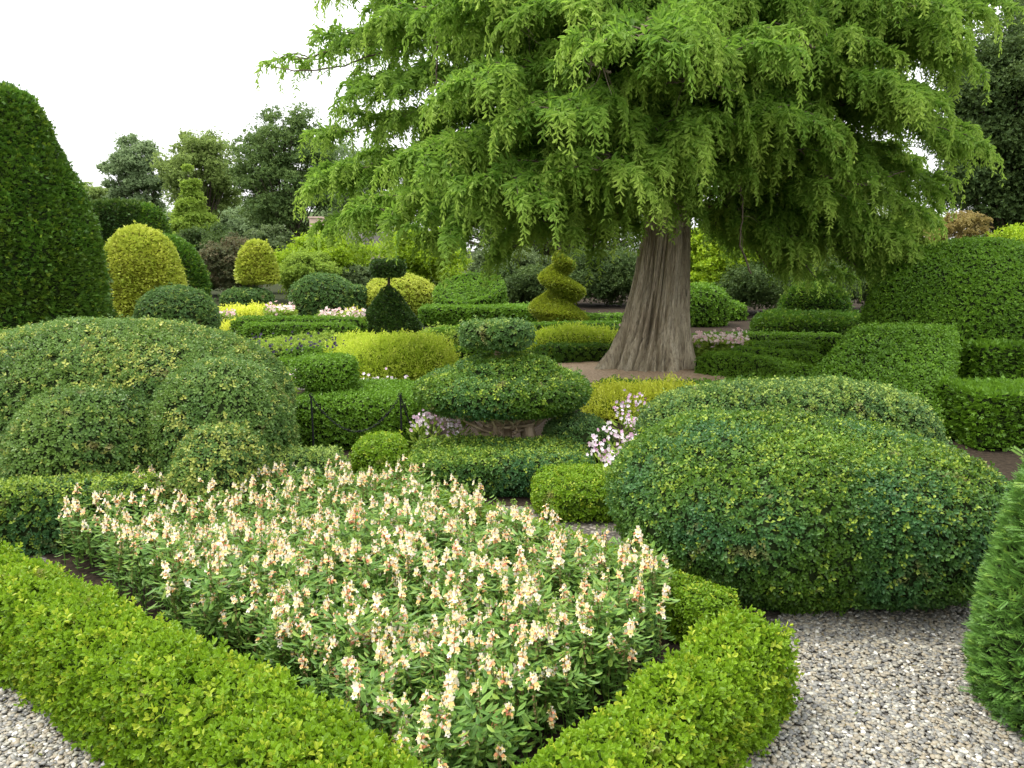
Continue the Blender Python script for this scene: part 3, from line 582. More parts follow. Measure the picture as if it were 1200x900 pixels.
# dark cone with stem and discs
D = 19; cx = P(457, 400, D)[0]; root = empty('yew_cone_topiary', (cx, D, 0), 'dark yew cone with a thin stem carrying a small flat disc on top', 'topiary')
for nm, prof in (('cone', [(.78, 0), (.76, .12), (.56, .42), (.34, .76), (.14, 1.02), (.0, 1.13)]), ('disc', drum(.40, dz(323, D), dz(306, D), .09))):
    mb = MB(); clothe(mb, [lathe((cx, D, 0), prof, 40, .08)], 'yew', L=.045, cov=3, lump=.02, seed=45); part(mb, nm, [M['yewdark'], M['twig']], root)
mb = MB(); tube(mb, [(cx, D, 1.0), (cx+.01, D, 1.2), (cx, D, dz(314, D))], .035, 8); part(mb, 'stem', [M['bark']], root)
dtop('golden_yew_dome', [blob(428, 512, 322, 23.5, low=.4, b=2.3, a=2)], 'gold', 'golden leafy dome behind the dark yew cone', lump=.06, seed=46)
# tilted drum
Dd = 22; c = P(551, 348, Dd); tl = R(23); Rm = [[1, 0, 0], [0, math.cos(tl), -math.sin(tl)], [0, math.sin(tl), math.cos(tl)]]; ty = R(-6); Ry = [[math.cos(ty), 0, math.sin(ty)], [0, 1, 0], [-math.sin(ty), 0, math.cos(ty)]]
dtop('tilted_drum_topiary', [lathe(c, [(0, -.55), (.85, -.55), (.97, -.4), (.98, .22), (.90, .32), (.74, .24), (.4, .22), (0, .24)], 40, .1, tilt=np.array(Rm)@np.array(Ry))], 'mid', 'green clipped drum with a tilted flat top beyond the lime shrubs', fresh=.25, seed=47)
dtop('clipped_hedge', [block(490, 632, 357, 20.5, 1.2, n=8)], 'mid', 'long square clipped hedge in front of the tilted drum', cov=2.8, lump=.02, seed=48)
# golden spiral
Ds = 19; cx = P(655, 400, Ds)[0]; mb = MB(); shp = []
nz_, na_ = 150, 90; Z_, A_ = np.meshgrid(np.linspace(.12, 1.95, nz_), np.linspace(0, 2*math.pi, na_, endpoint=False), indexing='ij')
u_ = (Z_-.12)/1.93; ph = ((A_+.6+2*math.pi*Z_/(.80-.16*u_)) % (2*math.pi))/(2*math.pi); gr = np.abs(2*ph-1)**1.6          # one groove winding up a cone
r_ = (.70*(1-u_)+.19)*(1-.68*gr)*np.minimum(1, .35+u_*9)*np.minimum(1, (1-u_)*5+.02); v = np.stack([cx+r_*np.cos(A_)+.10*(1-u_)*np.cos(2*math.pi*Z_/.9), Ds+r_*np.sin(A_), Z_], -1)
root = empty('spiral_yew_topiary', (cx, Ds, 0), 'golden green yew clipped into a corkscrew spiral left of the great trunk', 'topiary')
fsp = grid_faces(nz_, na_)
clothe(mb, [(v.reshape(-1, 3), fsp)], 'yew', L=.034, cov=3, lump=.01, fresh=.12, seed=49, stray=.01); part(mb, 'spiral', [M['goldgreen'], M['twiggold']], root)
mb = MB(); tube(mb, [(cx, Ds, 0), (cx, Ds, 1), (cx, Ds, 2.1)], [.08, .06, .03], 8); part(mb, 'trunk', [M['bark']], root)

# parterre: low hedges, coloured shrubs and beds
def hedge(path, z, wd, mat, label, **k):
    k.setdefault('px', 2.1); k.setdefault('seed', int(rng.integers(99))); return topiary('low_hedge', [sweep([G(a, b, z) for a, b in path], wd, z+.02, step=.25, n=6)], mat, label, 'hedge', 'low clipped parterre hedges', lump=.015, **k)
hedge([(690, 447), (760, 452), (850, 450), (950, 443)], .28, .34, 'mid', 'low clipped hedge curving in front of the bark mulch', L=.045)
hedge([(625, 405), (680, 406), (722, 404)], .30, .5, 'yew', 'dark low hedge behind the mulch, left of the trunk', L=.05)
hedge([(500, 388), (545, 384), (625, 380), (735, 378)], .34, .4, 'mid', 'low clipped hedge crossing behind the tiered topiary to the trunk')
hedge([(812, 402), (880, 404), (960, 402)], .4, .5, 'mid', 'farthest of the dark low hedges right of the trunk')
hedge([(815, 415), (850, 414), (915, 424), (955, 436)], .38, .45, 'mid', 'low hedge bending toward the sloping green block right of the trunk')
hedge([(845, 407), (900, 411), (975, 418)], .38, .4, 'mid', 'middle one of the low hedges right of the trunk')
hedge([(270, 373), (340, 373), (430, 374)], .42, .5, 'mid', 'long low hedge beyond the gravel walk at the left middle')
hedge([(280, 380), (350, 381), (420, 381)], .36, .4, 'mid', 'nearer low hedge edging the gravel walk at the left middle')
hedge([(300, 424), (345, 422), (380, 421)], .30, .4, 'mid', 'short low hedge behind the drum topped block')
hedge([(640, 385), (700, 384), (760, 385)], .34, .4, 'yew', 'dark low hedge beyond the lime shrubs, running behind the trunk')
hedge([(800, 393), (880, 392), (1000, 394)], .4, .5, 'mid', 'low hedge behind the pale flowers right of the trunk')
hedge([(520, 410), (560, 406), (625, 408)], .30, .4, 'mid', 'low hedge seen between the top tier of the gnarled topiary and the lime shrubs')
hedge([(640, 372), (700, 370), (800, 370)], .4, .6, 'mid', 'clipped low hedge beneath the dark shrubs behind the great trunk')
hedge([(330, 408), (400, 410), (440, 412)], .30, .4, 'mid', 'low hedge in front of the dark leaved bedding')
def shrub(name, x0, x1, yt, Y, mat, label, ry=None, cat='shrub', group=None, **k):
    kw = dict(kind='shoot', up=1.2, loose=.10, cov=3.4, jit=.7, lump=.13, lf=2.6, stray=.10, fresh=.25, px=2.4); kw.update(k)
    return topiary(name, [blob(x0, x1, yt, Y, ry=ry, a=3, b=3, low=.4)], mat, label, cat, group, **kw)
shrub('golden_shrub', 400, 525, 402, 12.2, 'lime', 'bright lime shrub mass left of the tiered topiary', ry=.7, L=.045, loose=.12)
shrub('golden_shrub', 622, 722, 390, 14.6, 'lime', 'lime green shrubs above the dark low hedge left of the trunk', ry=.4, L=.055)
shrub('golden_shrub', 692, 832, 457, 9.4, 'yellow', 'low golden yellow shrubs in front of the mulch ring', ry=.4, L=.035, loose=.12)
shrub('golden_shrub', 262, 335, 365, 22.5, 'yellow', 'golden shrub strip under the small egg shaped yew', ry=.5)
shrub('golden_shrub', 264, 314, 382, 18.5, 'yellow', 'low golden shrubs at the near side of the gravel walk', ry=.3, low=.4) if False else shrub('golden_shrub', 264, 314, 382, 18.5, 'yellow', 'low golden shrubs at the near side of the gravel walk', ry=.3)
shrub('golden_shrub', 400, 424, 370, 20, 'yellow', 'small golden shrub at the foot of the dark yew cone', ry=.4)
dtop('small_clipped_cone', [dm(296, 318, 378, 19, .2)], 'lime', 'left one of two small bright green clipped mounds by the gravel walk')
dtop('small_clipped_cone', [dm(334, 348, 380, 19, .2)], 'lime', 'right one of two small bright green clipped mounds by the gravel walk')
shrub('golden_shrub', 388, 470, 398, 13.4, 'lime', 'smaller lime shrub at the back left of the bright lime mass', ry=.5, L=.05)
shrub('heliotrope_bed', 275, 420, 398, 14.6, 'conifer', 'dark leaved bedding plants before the gravel walk', ry=.9, kind='box', loose=.08, cov=2.2)
shrub('heliotrope_bed', 497, 545, 386, 16.5, 'conifer', 'dark leaved bedding plants between the cone and the tiered topiary', ry=.6, kind='box', loose=.08, cov=2.2)

M['petalset'] = None
PT = tpl([leaf([0, 0, 0], np.array([math.cos(a), math.sin(a), .35]), np.array([0, 0, 1.]), .55, .45, False) for a in np.arange(5)*1.2566])
def flowerpatch(name, x0, x1, y0, y1, z, n, mat, label, s=.03, kind='stuff', leafy=True, cat='flowers'):
    """a bed of small open flowers over leaves, filling a ground area given by pixels at height z"""
    a, b, c_, d = G(x0, y1, z), G(x1, y1, z), G(x1, y0, z), G(x0, y0, z); mb = MB(); u = rng.random(n)[:, None]; v = rng.random(n)[:, None]
    p = (a*(1-u)+b*u)*(1-v)+(d*(1-u)+c_*u)*v; p[:, 2] = z+rng.normal(size=n)*.06
    cc = p.mean(0); tc_ = unit(np.array([[0, -1, .8]])+rng.normal(size=(n, 3))*.5)
    bake(mb, PT, p, tc_, s*(.7+.6*rng.random(n)), 0)
    m = n*5; u = rng.random(m)[:, None]; v = rng.random(m)[:, None]; q = (a*(1-u)+b*u)*(1-v)+(d*(1-u)+c_*u)*v; q[:, 2] = rng.random(m)**.6*z*.97+.01
    if leafy: bake(mb, T['boxfar'], q, rng.normal(size=(m, 3))+[0, 0, .8], s*1.3, 1)
    cc[2] = 0; return tag(mb.build(name, [M[mat], M['conifer']], origin=cc), label, cat, kind=kind)
flowerpatch('begonia_bed', 312, 345, 361, 366, .4, 220, 'paleflower', 'pale pink flowers beside the blue-green cushion', .09)
flowerpatch('begonia_bed', 374, 428, 367, 372, .4, 300, 'paleflower', 'pale pink flowers in front of the smooth blue-green dome', .08)
flowerpatch('begonia_bed', 812, 876, 396, 402, .45, 320, 'paleflower', 'pale pink flowers in front of the domes right of the trunk', .07)
flowerpatch('begonia_bed', 255, 275, 366, 370, .35, 60, 'paleflower', 'few pale flowers left of the golden strip', .08)
flowerpatch('begonia_bed', 400, 480, 446, 460, .28, 110, 'pink', 'pink and white flowers along the edge between drum topped block and lime shrubs', .05)
flowerpatch('begonia_bed', 315, 348, 430, 452, .28, 60, 'pink', 'pink and white flowers right behind the mottled lobed topiary', .05)
flowerpatch('begonia_bed', 640, 735, 386, 392, .42, 30, 'paleflower', 'sparse pale flowers around the foot of the spiral yew', .06)
flowerpatch('heliotrope_flowers', 290, 420, 396, 408, .44, 90, 'purple', 'dark violet flower heads over the dark leaved bedding', .05, leafy=False)
# tobacco flowers: individual plants
def tobacco(p, h, label, grp):
    root = empty('tobacco_plant', (p[0], p[1], 0), label, 'flower', grp); lv = MB(); z0 = np.array([0., 0, 0])
    n = 26; a = rng.random(n)*6.28; z = rng.random(n)*h*.75+.03; d = np.stack([np.cos(a), np.sin(a), .5+rng.random(n)], 1)
    bake(lv, LEAFT, np.stack([np.cos(a)*.03, np.sin(a)*.03, z], 1), d, .10*(.6+.6*rng.random(n)), 0, np.cross(d, [0, 0, 1.]), lj=.3)
    for k in range(4):
        a = rng.random()*6.28; r = .05+.08*rng.random(); e = np.array([math.cos(a)*r, math.sin(a)*r, h*(.8+.25*rng.random())]); tube(lv, bez(z0, (e[0]*.4, e[1]*.4, h*.5), e, 6), .003, 4)
        m = 5; q = e+rng.normal(size=(m, 3))*[.035, .035, .04]; fl = MB(); bake(fl, PT, q, rng.normal(size=(m, 3))*.6+[0, -1, .3], .036*(.7+.5*rng.random(m)), 0); fl.build('flower_cluster', [M['pink']], root)
    lv.build('foliage', [M['conifer']], root)
for (x0, x1, y0, y1, n, lb, g) in ((705, 765, 545, 610, 12, 'pink and white tobacco plant in the drift left of the huge dome', 'tobacco plants left of the huge dome'),
                                (725, 750, 520, 545, 5, 'pink and white tobacco plant at the back of the drift by the huge dome', 'tobacco plants behind the drift'),
                                (482, 545, 528, 552, 7, 'pink tobacco plant between the right iron post and the gnarled stems', 'tobacco plants by the right iron post')):
    for k in range(n): tobacco(G(x0+(x1-x0)*rng.random(), y0+(y1-y0)*rng.random(), 0), .38+.12*rng.random(), lb, g)

# chain barrier
def ipost(px, Y, ytop, label):
    b = P(px, 500, Y); zt = dz(ytop, Y); root = empty('iron_post', (b[0], Y, 0), label, 'post', 'thin black iron posts'); m = MB()
    tube(m, [(0, 0, 0), (.004, 0, zt*.5), (0, 0, zt)], [.011, .010, .008], 8); m.build('shaft', [M['iron']], root)
    m = MB(); th = np.linspace(.3, 5.9, 14); tube(m, np.stack([np.cos(th)*.016, th*0, zt+.014+np.sin(th)*.016], 1), .004, 6); m.build('eye_hook', [M['iron']], root)
    return np.array([b[0], Y, zt+.005])
p1 = ipost(366, 7.0, 465, 'thin black iron post at the left end of the chain'); p2 = ipost(470, 7.15, 464, 'thin black iron post at the right end of the chain, by pink flowers')
def chain(a, b, sag, label):
    mb = MB(); n = 300; t = np.linspace(0, 1, n); c = a+(b-a)*t[:, None]; c[:, 2] -= sag*4*t*(1-t); L = np.r_[0, np.cumsum(np.linalg.norm(np.diff(c, axis=0), axis=1))]; k = int(L[-1]/.0235); s = np.linspace(0, L[-1], k)
    q = np.stack([np.interp(s, L, c[:, j]) for j in range(3)], 1); tg = unit(np.gradient(q, axis=0)); side = unit(np.cross(tg, [0, 1, 0])); oth = np.cross(tg, side)
    for i in range(k):
        e1 = tg[i]; e2 = side[i] if i % 2 else oth[i]; th = np.linspace(0, 2*math.pi, 11); ring = q[i]+np.cos(th)[:, None]*e1*.016+np.sin(th)[:, None]*e2*.009; tube(mb, ring, .0034, 5)
    return tag(mb.build('chain', [M['iron']]), label, 'chain')
chain(p1, p2, .33, 'black chain sagging between the two iron posts')
chain(p2, np.array([p2[0]+.05, 7.6, .25]), .02, 'black chain dropping away behind the right iron post')

# ------------------------------------------------------------ the great cypress
TX, TY = P(762, 440, 12.6)[0], 13.0
root = empty('cypress_tree', (TX, TY, 0), 'great cypress with a fluted flaring trunk and drooping feathery branches', 'tree')
def barkmat():
    m, t, out = newmat('cypress_bark')
    n1 = noise(t, 7, 5, sc=(1, 1, .12), rough=.65); n2 = noise(t, 40, 4, sc=(1, 1, .15), rough=.7); n3 = noise(t, 1.2, 3)
    c = ramp(t, [(.3, (.28, .21, .13)), (.5, (.60, .50, .35)), (.72, (.80, .71, .54))], n1); c = mix(t, n3, c, mix(t, .5, c, (.27, .27, .17)))
    c = mix(t, ramp(t, [(.35, (1, 1, 1)), (.55, (0, 0, 0))], n2), c, mix(t, .6, c, (.10, .07, .05)))
    p = t.nodes.new('ShaderNodeBsdfPrincipled'); p.inputs['Roughness'].default_value = .9; t.links.new(c, p.inputs['Base Color'])
    b = t.nodes.new('ShaderNodeBump'); b.inputs['Strength'].default_value = 1; b.inputs['Distance'].default_value = .05; t.links.new(n2, b.inputs['Height'])
    b2 = t.nodes.new('ShaderNodeBump'); b2.inputs['Strength'].default_value = .6; b2.inputs['Distance'].default_value = .06; t.links.new(n1, b2.inputs['Height']); t.links.new(b.outputs[0], b2.inputs['Normal'])
    t.links.new(b2.outputs[0], p.inputs['Normal']); t.links.new(p.outputs[0], out.inputs[0]); return m
M['cbark'] = barkmat()
def trunk_axis(z): return np.stack([.40*(1-np.exp(-z/2.2)), 0*z, z], -1)
nz, na = 300, 420; zz = np.linspace(-.05, 9.5, nz)**1.0; zz = 9.55*np.linspace(0, 1, nz)**1.35-.03; th = np.linspace(0, 2*math.pi, na, endpoint=False)
r0 = .46*np.exp(-np.maximum(zz, 0)/.75)*.72+.42*(1-zz/14)+.0
Zg, Tg = np.meshgrid(zz, th, indexing='ij'); fl = np.exp(-np.maximum(Zg, 0)/1.6)
q = np.stack([np.cos(Tg)*2.1, np.sin(Tg)*2.1, Zg*.22], -1).reshape(-1, 3); rid = fbm(q*1.6, 3).reshape(Zg.shape); rid2 = fbm(np.stack([np.cos(Tg)*9, np.sin(Tg)*9, Zg*.8], -1).reshape(-1, 3), 9).reshape(Zg.shape)
lob = np.abs(np.sin(Tg*4.5+rid*7+Zg*.35))**.7; r = r0[:, None]*(1+(fl+.25)*(.30*(lob-.6))+.42*(rid-.5)*(.35+fl)+.16*(rid2-.5))
ax_ = trunk_axis(zz); q2 = np.stack([np.cos(Tg)*5.5, np.sin(Tg)*5.5, Zg*.55], -1).reshape(-1, 3); cn = fbm(q2+1.2*(fbm(q2*.7, 31)[:, None]-.5), 41, 4).reshape(Zg.shape); r = r-.075*(fl+.35)*np.exp(-np.abs(cn-.5)*38)-.03*(fl+.3)*np.exp(-np.abs(rid2-.5)*30); tv = np.stack([TX+ax_[:, None, 0]+r*np.cos(Tg), TY+r*np.sin(Tg), Zg], -1)
mb = MB(); mb.add(tv.reshape(-1, 3), grid_faces(nz, na)[:, ::-1] if False else grid_faces(nz, na), 0, smooth=True); part(mb, 'trunk', [M['cbark']], root)
def tax(z): a = trunk_axis(np.array([z]))[0]; return np.array([TX+a[0], TY, z])

feather = tpl([leaf([0, 0, 0], np.array([0, .1, 1.]), np.array([0, 1., 0]), 1, .31, True, .05)])
crown = MB(); fp, fd, fs_, ft = [], [], [], []; nl = 0
twigs = MB()
def cascade(p, out, L, tone):
    """a hanging spray: twig runs outward then droops, narrow feathers on both sides"""
    n = max(5, int(L/.029)); t = np.linspace(0, 1, n); o = unit(out[None])[0]
    c = p+o*(L*.55)*(1-(1-t)**2)[:, None]; c[:, 2] += L*(.10*t-.95*t**2)
    tg = unit(np.gradient(c, axis=0)); sd_ = unit(np.cross(tg, o+np.array([0, 0, .3])+rng.normal(size=3)*.3))
    for s in (-1, 1, 0):
        k = n; d = tg*.50+sd_*s*1.0+np.array([0, 0, -.35])+rng.normal(size=(k, 3))*.25
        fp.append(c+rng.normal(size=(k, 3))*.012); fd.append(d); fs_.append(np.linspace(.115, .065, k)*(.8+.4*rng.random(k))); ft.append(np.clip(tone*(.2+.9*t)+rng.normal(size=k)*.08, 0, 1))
def limb(tip, zs, sag, r=.06, dens=1., casc=1.0):
    global nl
    s = tax(zs); mid = (s+tip)/2; mid[2] = max(s[2], tip[2])+sag; L = np.linalg.norm(tip-s); n = int(L/.12)+4; c = bez(s, mid, tip, n); c[1:-1] += rng.normal(size=(n-2, 3))*.025
    m = MB(); tube(m, c, np.linspace(r, .007, n), 7)
    hd_ = unit((tip-s)*np.array([1, 1, 0]))
    side = np.array([-hd_[1], hd_[0], 0])
    for i in range(int(n*.25), n):
        u = i/(n-1)
        if rng.random() < .95*dens:
            sg = 1 if i % 2 else -1; l2 = (.35+.95*(1-u)*L/4.5+.25*rng.random()); d2 = unit(hd_*(.6+.3*rng.random())+side*sg*(.5+.6*rng.random())+np.array([0, 0, .05+.15*rng.normal()])); k = int(l2/.11)+3
            e = c[i]+d2*l2; e[2] -= l2*(.10+.38*rng.random()); b = bez(c[i], c[i]+d2*l2*.5+np.array([0, 0, .08]), e, k); tube(m, b, np.linspace(.010, .004, k), 4)
            ph = rng.random()
            for j in range(1, k):
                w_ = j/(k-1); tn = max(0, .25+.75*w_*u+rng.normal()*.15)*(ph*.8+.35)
                for sg2 in (-1, 1):
                    if rng.random() < .92*dens: cascade(b[j], d2*.8+np.cross(d2, [0, 0, 1.])*sg2*(.4+.5*rng.random()), (.16+.26*rng.random()**1.5)*casc, tn)
            cascade(b[-1], d2, .5*casc, tn)
    part(m, 'limb', [M['twigbark']], root); nl += 1
keys = [ # tip pixel, distance, trunk height, arch
 (345, 88, 12.4, 5.4, .1, .45), (395, 55, 12.8, 5.6, .1, .5), (385, 225, 11.6, 3.6, .2, 1), (400, 175, 12.6, 4.2, .3, .8), (450, 272, 10.2, 3.3, .3, 1), (430, 120, 11.5, 4.6, .3, .8), (500, 205, 9.4, 3.8, .3, 1), (540, 272, 9.4, 3.1, .3, 1),
 (570, 120, 9.0, 4.5, .3, 1), (600, 240, 8.7, 3.5, .3, 1), (650, 284, 9.8, 3.0, .3, 1), (640, 160, 8.5, 4.2, .3, 1), (700, 225, 8.6, 3.5, .3, 1), (745, 75, 8.1, 4.9, .3, 1), (770, 180, 9.2, 3.8, .3, 1), (725, 250, 10.0, 3.2, .2, 1),
 (470, 30, 11, 5.2, .2, .8), (420, 10, 12, 5.8, .2, .7), (560, 20, 9.6, 5.3, .2, 1), (650, 30, 9.0, 5.5, .2, 1), (860, 85, 9.0, 4.7, .3, 1), (880, 30, 10, 5.4, .3, 1), (830, 170, 10, 4.0, .2, 1), (850, 215, 11.2, 3.4, .2, .9),
 (1112, 178, 12.2, 4.3, .3, 1), (1138, 22, 12.0, 5.4, .3, 1), (1105, 82, 11.4, 4.9, .3, 1), (1060, 265, 12.0, 3.4, .2, .8), (985, 75, 10.4, 5.0, .3, 1), (1060, 130, 10.6, 4.6, .3, 1), (1080, 30, 10.6, 5.4, .3, 1), (1000, 200, 11.2, 3.9, .2, .8),
 (930, 300, 12.0, 2.7, .1, .7), (880, 290, 13.8, 2.7, .1, .6), (990, 305, 13.0, 2.9, .1, .7), (1040, 200, 14.0, 3.8, .2, .8), (960, 60, 14.5, 5.0, .2, .6), (1080, 60, 14.5, 4.9, .2, .8),
 (480, 240, 14.5, 3.6, .2, .8), (560, 215, 16.0, 3.6, .2, .8), (640, 260, 15.5, 3.2, .2, .7), (700, 150, 16.0, 4.4, .2, .8), (860, 120, 16.5, 4.6, .2, .6), (600, 90, 15.5, 4.9, .2, .8), (430, 60, 14.5, 5.0, .2, .6), (760, 60, 10.5, 5.2, .2, .8), (520, 305, 11.2, 2.9, .2, .7), (410, 275, 11.4, 3.0, .2, .8), (905, 335, 13, 2.6, .1, .9), (1005, 330, 12.3, 2.9, .1, .9), (1050, 305, 12, 3.2, .1, .9), (955, 340, 14, 2.6, .1, .9), (960, 250, 11.2, 3.4, .2, .9), (900, 240, 12.5, 3.2, .2, .8), (1090, 240, 12.8, 3.8, .2, .9), (600, 308, 12.2, 2.7, .1, .7), (690, 292, 12.0, 2.7, .1, .6)]
for (a, b, Y, zs, sg, de) in keys: limb(P(a, b, Y)+np.array([0, 0, .22]), zs, sg*.8, r=.05+.01*rng.random(), dens=de)
for k, (a, rr_, zs_, ze_) in enumerate([(-100, 3.9, 4.7, 3.9), (-75, 3.2, 4.2, 3.5), (-125, 3.6, 4.2, 3.4), (-150, 4.0, 4.6, 3.8), (-50, 3.6, 4.5, 3.8), (-25, 3.8, 4.2, 3.5), (-170, 3.8, 3.9, 3.2), (-90, 2.4, 3.4, 2.9), (-130, 2.6, 3.5, 3.0), (-60, 2.6, 3.7, 3.2), (-110, 3.4, 5.2, 4.7), (-40, 3.6, 5.3, 4.7), (-140, 3.8, 5.4, 4.7), (-80, 3.0, 5.6, 5.2)]):
    limb(np.array([TX+.3+math.cos(R(a))*rr_, TY+math.sin(R(a))*rr_, ze_]), zs_, .25, dens=.85)
for pts_ in ([(318, 78, 12.6), (355, 84, 12.5), (400, 78, 12.3), (445, 62, 12.2), (500, 48, 12.2)], [(585, 26, 9.2), (615, 22, 9.2), (648, 10, 9.3)], [(509, 30, 11), (513, 60, 11), (511, 108, 11)], [(905, 25, 10), (935, 42, 10), (955, 58, 10)], [(855, 12, 10.2), (830, 45, 10.2), (838, 80, 10.3)],
             [(1060, 200, 11.5), (1015, 218, 11.4), (960, 205, 11.3)], [(860, 200, 11.2), (872, 240, 11.2), (866, 285, 11.2), (880, 320, 11.3)], [(870, 150, 11), (858, 190, 11), (868, 225, 11)], [(930, 150, 11.6), (948, 175, 11.6), (990, 190, 11.6)], [(690, 72, 8.3), (715, 85, 8.2)], [(780, 98, 9), (830, 92, 9)]):
    m = MB(); c = np.array([P(*q) for q in pts_]); tt = np.linspace(0, 1, len(c)); t2 = np.linspace(0, 1, 24); c = np.stack([np.interp(t2, tt, c[:, k]) for k in range(3)], 1)
    for _ in range(3): c[1:-1] = (c[:-2]+c[1:-1]*2+c[2:])/4
    tube(m, c+rng.normal(size=c.shape)*.006, np.linspace(.010, .014, 24), 5)
    for k in range(4, 22, 3): e = c[k]+unit(rng.normal(size=3)+[0, 0, -.6])*(.15+.3*rng.random()); tube(m, bez(c[k], (c[k]+e)/2+rng.normal(size=3)*.03, e, 6), np.linspace(.006, .002, 6), 4)
    part(m, 'bare_branch', [M['twigbark']], root)
for k in range(26):      # the upper crown, above the frame
    a = k*2.4; z = 6.0+3.3*k/26; rr_ = 4.6*(1-(z-5.6)/5.2)+.3
    limb(tax(z)+np.array([math.cos(a)*rr_, math.sin(a)*rr_, -.3]), z, .3, dens=.45, casc=1.25)
fp = np.concatenate(fp); fd = np.concatenate(fd); fs_ = np.concatenate(fs_); ft = np.concatenate(ft); print('FEATHERS', len(fp), 'LIMBS', nl)
vis = fp[:, 2] < 7; vis |= rng.random(len(fp)) < .5
fp, fd, fs_, ft = fp[vis], fd[vis], fs_[vis], ft[vis]
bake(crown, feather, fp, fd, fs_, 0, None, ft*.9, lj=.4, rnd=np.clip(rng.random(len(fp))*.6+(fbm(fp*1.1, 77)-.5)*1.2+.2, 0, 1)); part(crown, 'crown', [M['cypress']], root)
# mulch under the tree
v, f = lathe((TX+.25, TY-.35, 0), [(2.35, .012), (2.2, .03), (1.4, .06), (.3, .10), (0, .10)], 64, .08); v[:, 2] += (fbm(v*6, 2)-.5)*.03*(v[:, 2] > .02)
mb = MB(); mb.add(v, f, 0, smooth=True); tag(mb.build('bark_mulch', [M['mulch']]), kind='structure')

# ------------------------------------------------------------ background trees, shrubs, house
def bgtree(name, x0, x1, yt, yb, Y, mat, label, lobes=26, n=480, px=2.2, conic=0, cat='tree', trunk=True, dark=None, grp=None, hole=1.0, seed=0):
    lr = np.random.default_rng(seed+int(x0)); zt, zb = dz(yt, Y), max(.2, dz(yb, Y)); cx = P((x0+x1)/2, 300, Y)[0]; rx = (x1-x0)/2*W(Y); root = empty(name, (cx, Y, 0), label, cat, grp); L = px*Y/796
    mb = MB(); br = MB()
    NL = int(lobes*(4.2 if not conic else 3))
    for k in range(NL):
        for _ in range(60):
            q = lr.uniform(-1, 1, 3)
            if conic:
                hh = (q[2]+1)/2
                if math.hypot(q[0], q[1]) < (1-hh*.97): break
            elif .3 < np.linalg.norm(q) < .80+.22*lr.random(): break
        c = np.array([cx+q[0]*rx*.93, Y+q[1]*rx*.8, (zt+zb)/2+q[2]*(zt-zb)/2*.95]); lr_ = rx*(.09+.12*lr.random())
        if c[2]+lr_*.6 > zt: c[2] = zt-lr_*.6
        m = int(n*.42*(lr_/(rx*.16))**2); d = unit(rng.normal(size=(m, 3))); rad = lr_*np.minimum(1.7, np.abs(rng.normal(size=m))*.42+.5); p = c+d*rad[:, None]*[1.15, 1.15, .7]
        keep = (fbm(p/lr_*1.6, k) > .50*hole) & (p[:, 2] > .05); p, d = p[keep], d[keep]
        bake(mb, T['boxfar'], p, d+rng.normal(size=p.shape)*.6+[0, 0, .5], L*(.6+.7*rng.random(len(p))), 0, rnd=np.clip(.2+.6*rng.random(len(p))+lr.normal()*.15, 0, 1))
        if trunk and k % 3 == 0: tube(br, bez((cx+q[0]*rx*.08, Y, zb*.5+(zt-zb)*.2*lr.random()), (cx+q[0]*rx*.4, Y+q[1]*rx*.3, (c[2]+zb)/2), c, 8), np.linspace(.022*rx, .005*rx, 8), 5)
    if trunk:
        tube(br, [(cx, Y, 0), (cx, Y, zb), (cx, Y, zb+(zt-zb)*.45), (cx, Y, zt-(zt-zb)*.12)], [rx*.085, rx*.07, rx*.045, rx*.01], 9); part(br, 'trunk', [M['bark']], root)
    part(mb, 'crown', [M[mat]], root); return root
bgtree('broadleaf_tree', 128, 205, 158, 262, 60, 'oak', 'grey-green tree with an open top, left one on the skyline', 30, 520)
bgtree('broadleaf_tree', 192, 292, 143, 270, 55, 'olive', 'olive green open tree in the middle of the skyline', 34, 560, seed=3)
bgtree('conifer_tree', 192, 264, 192, 300, 42, 'conifer', 'fresh green cone shaped tree in front of the olive tree', 80, 700, conic=1, hole=.8)
bgtree('broadleaf_tree', 276, 402, 118, 290, 50, 'oakdark', 'dark green spreading tree left of the great cypress', 44, 620, hole=.95)
bgtree('broadleaf_tree', 365, 470, 150, 280, 56, 'oak', 'grey-green tree partly behind the cypress branches', 26, 420, seed=5)
bgtree('broadleaf_tree', 90, 140, 212, 262, 70, 'olive', 'small distant tree just right of the yew tower', 14, 350)
bgtree('broadleaf_tree', 1085, 1290, 5, 290, 27, 'shrubdark', 'very dark tree in the upper right corner', 110, 500, px=3.0, hole=.7)
bgtree('broadleaf_tree', 1150, 1300, -60, 90, 34, 'oakdark', 'dark tree high behind the upper right corner', 30, 600)
bgtree('broadleaf_tree', 820, 1080, 165, 330, 36, 'olive', 'olive tree far behind the right side of the cypress', 46, 520)
bgtree('broadleaf_tree', 480, 830, 160, 320, 42, 'oakdark', 'dark tree mass far behind the great trunk', 60, 520)
for (a_, b_, c_, l_) in ((110, 210, 228, 'low distant tree filling the gap behind the left skyline tree'), (190, 300, 236, 'low distant tree between the two left skyline trees'), (270, 380, 232, 'low distant tree under the dark spreading tree'), (350, 480, 226, 'low distant tree behind the house roof')): bgtree('broadleaf_tree', a_, b_, c_, 330, 75, 'oak' if a_ % 20 else 'oakdark', l_, 40, 520, hole=.7, trunk=False)
BS = 'shrubs along the back of the garden'
def bsh(x0, x1, yt, Y, mat, label, lobes=18, n=420, **k): return bgtree('shrub', x0, x1, yt, 380, Y, mat, label, lobes, n, cat='shrub', trunk=False, hole=.7, **k)
bsh(190, 300, 262, 34, 'shrubdark', 'dark shrub between the golden yews', 26)
bsh(232, 322, 272, 31, 'shrubred', 'bronze tinted shrub behind the small golden yew', 26)
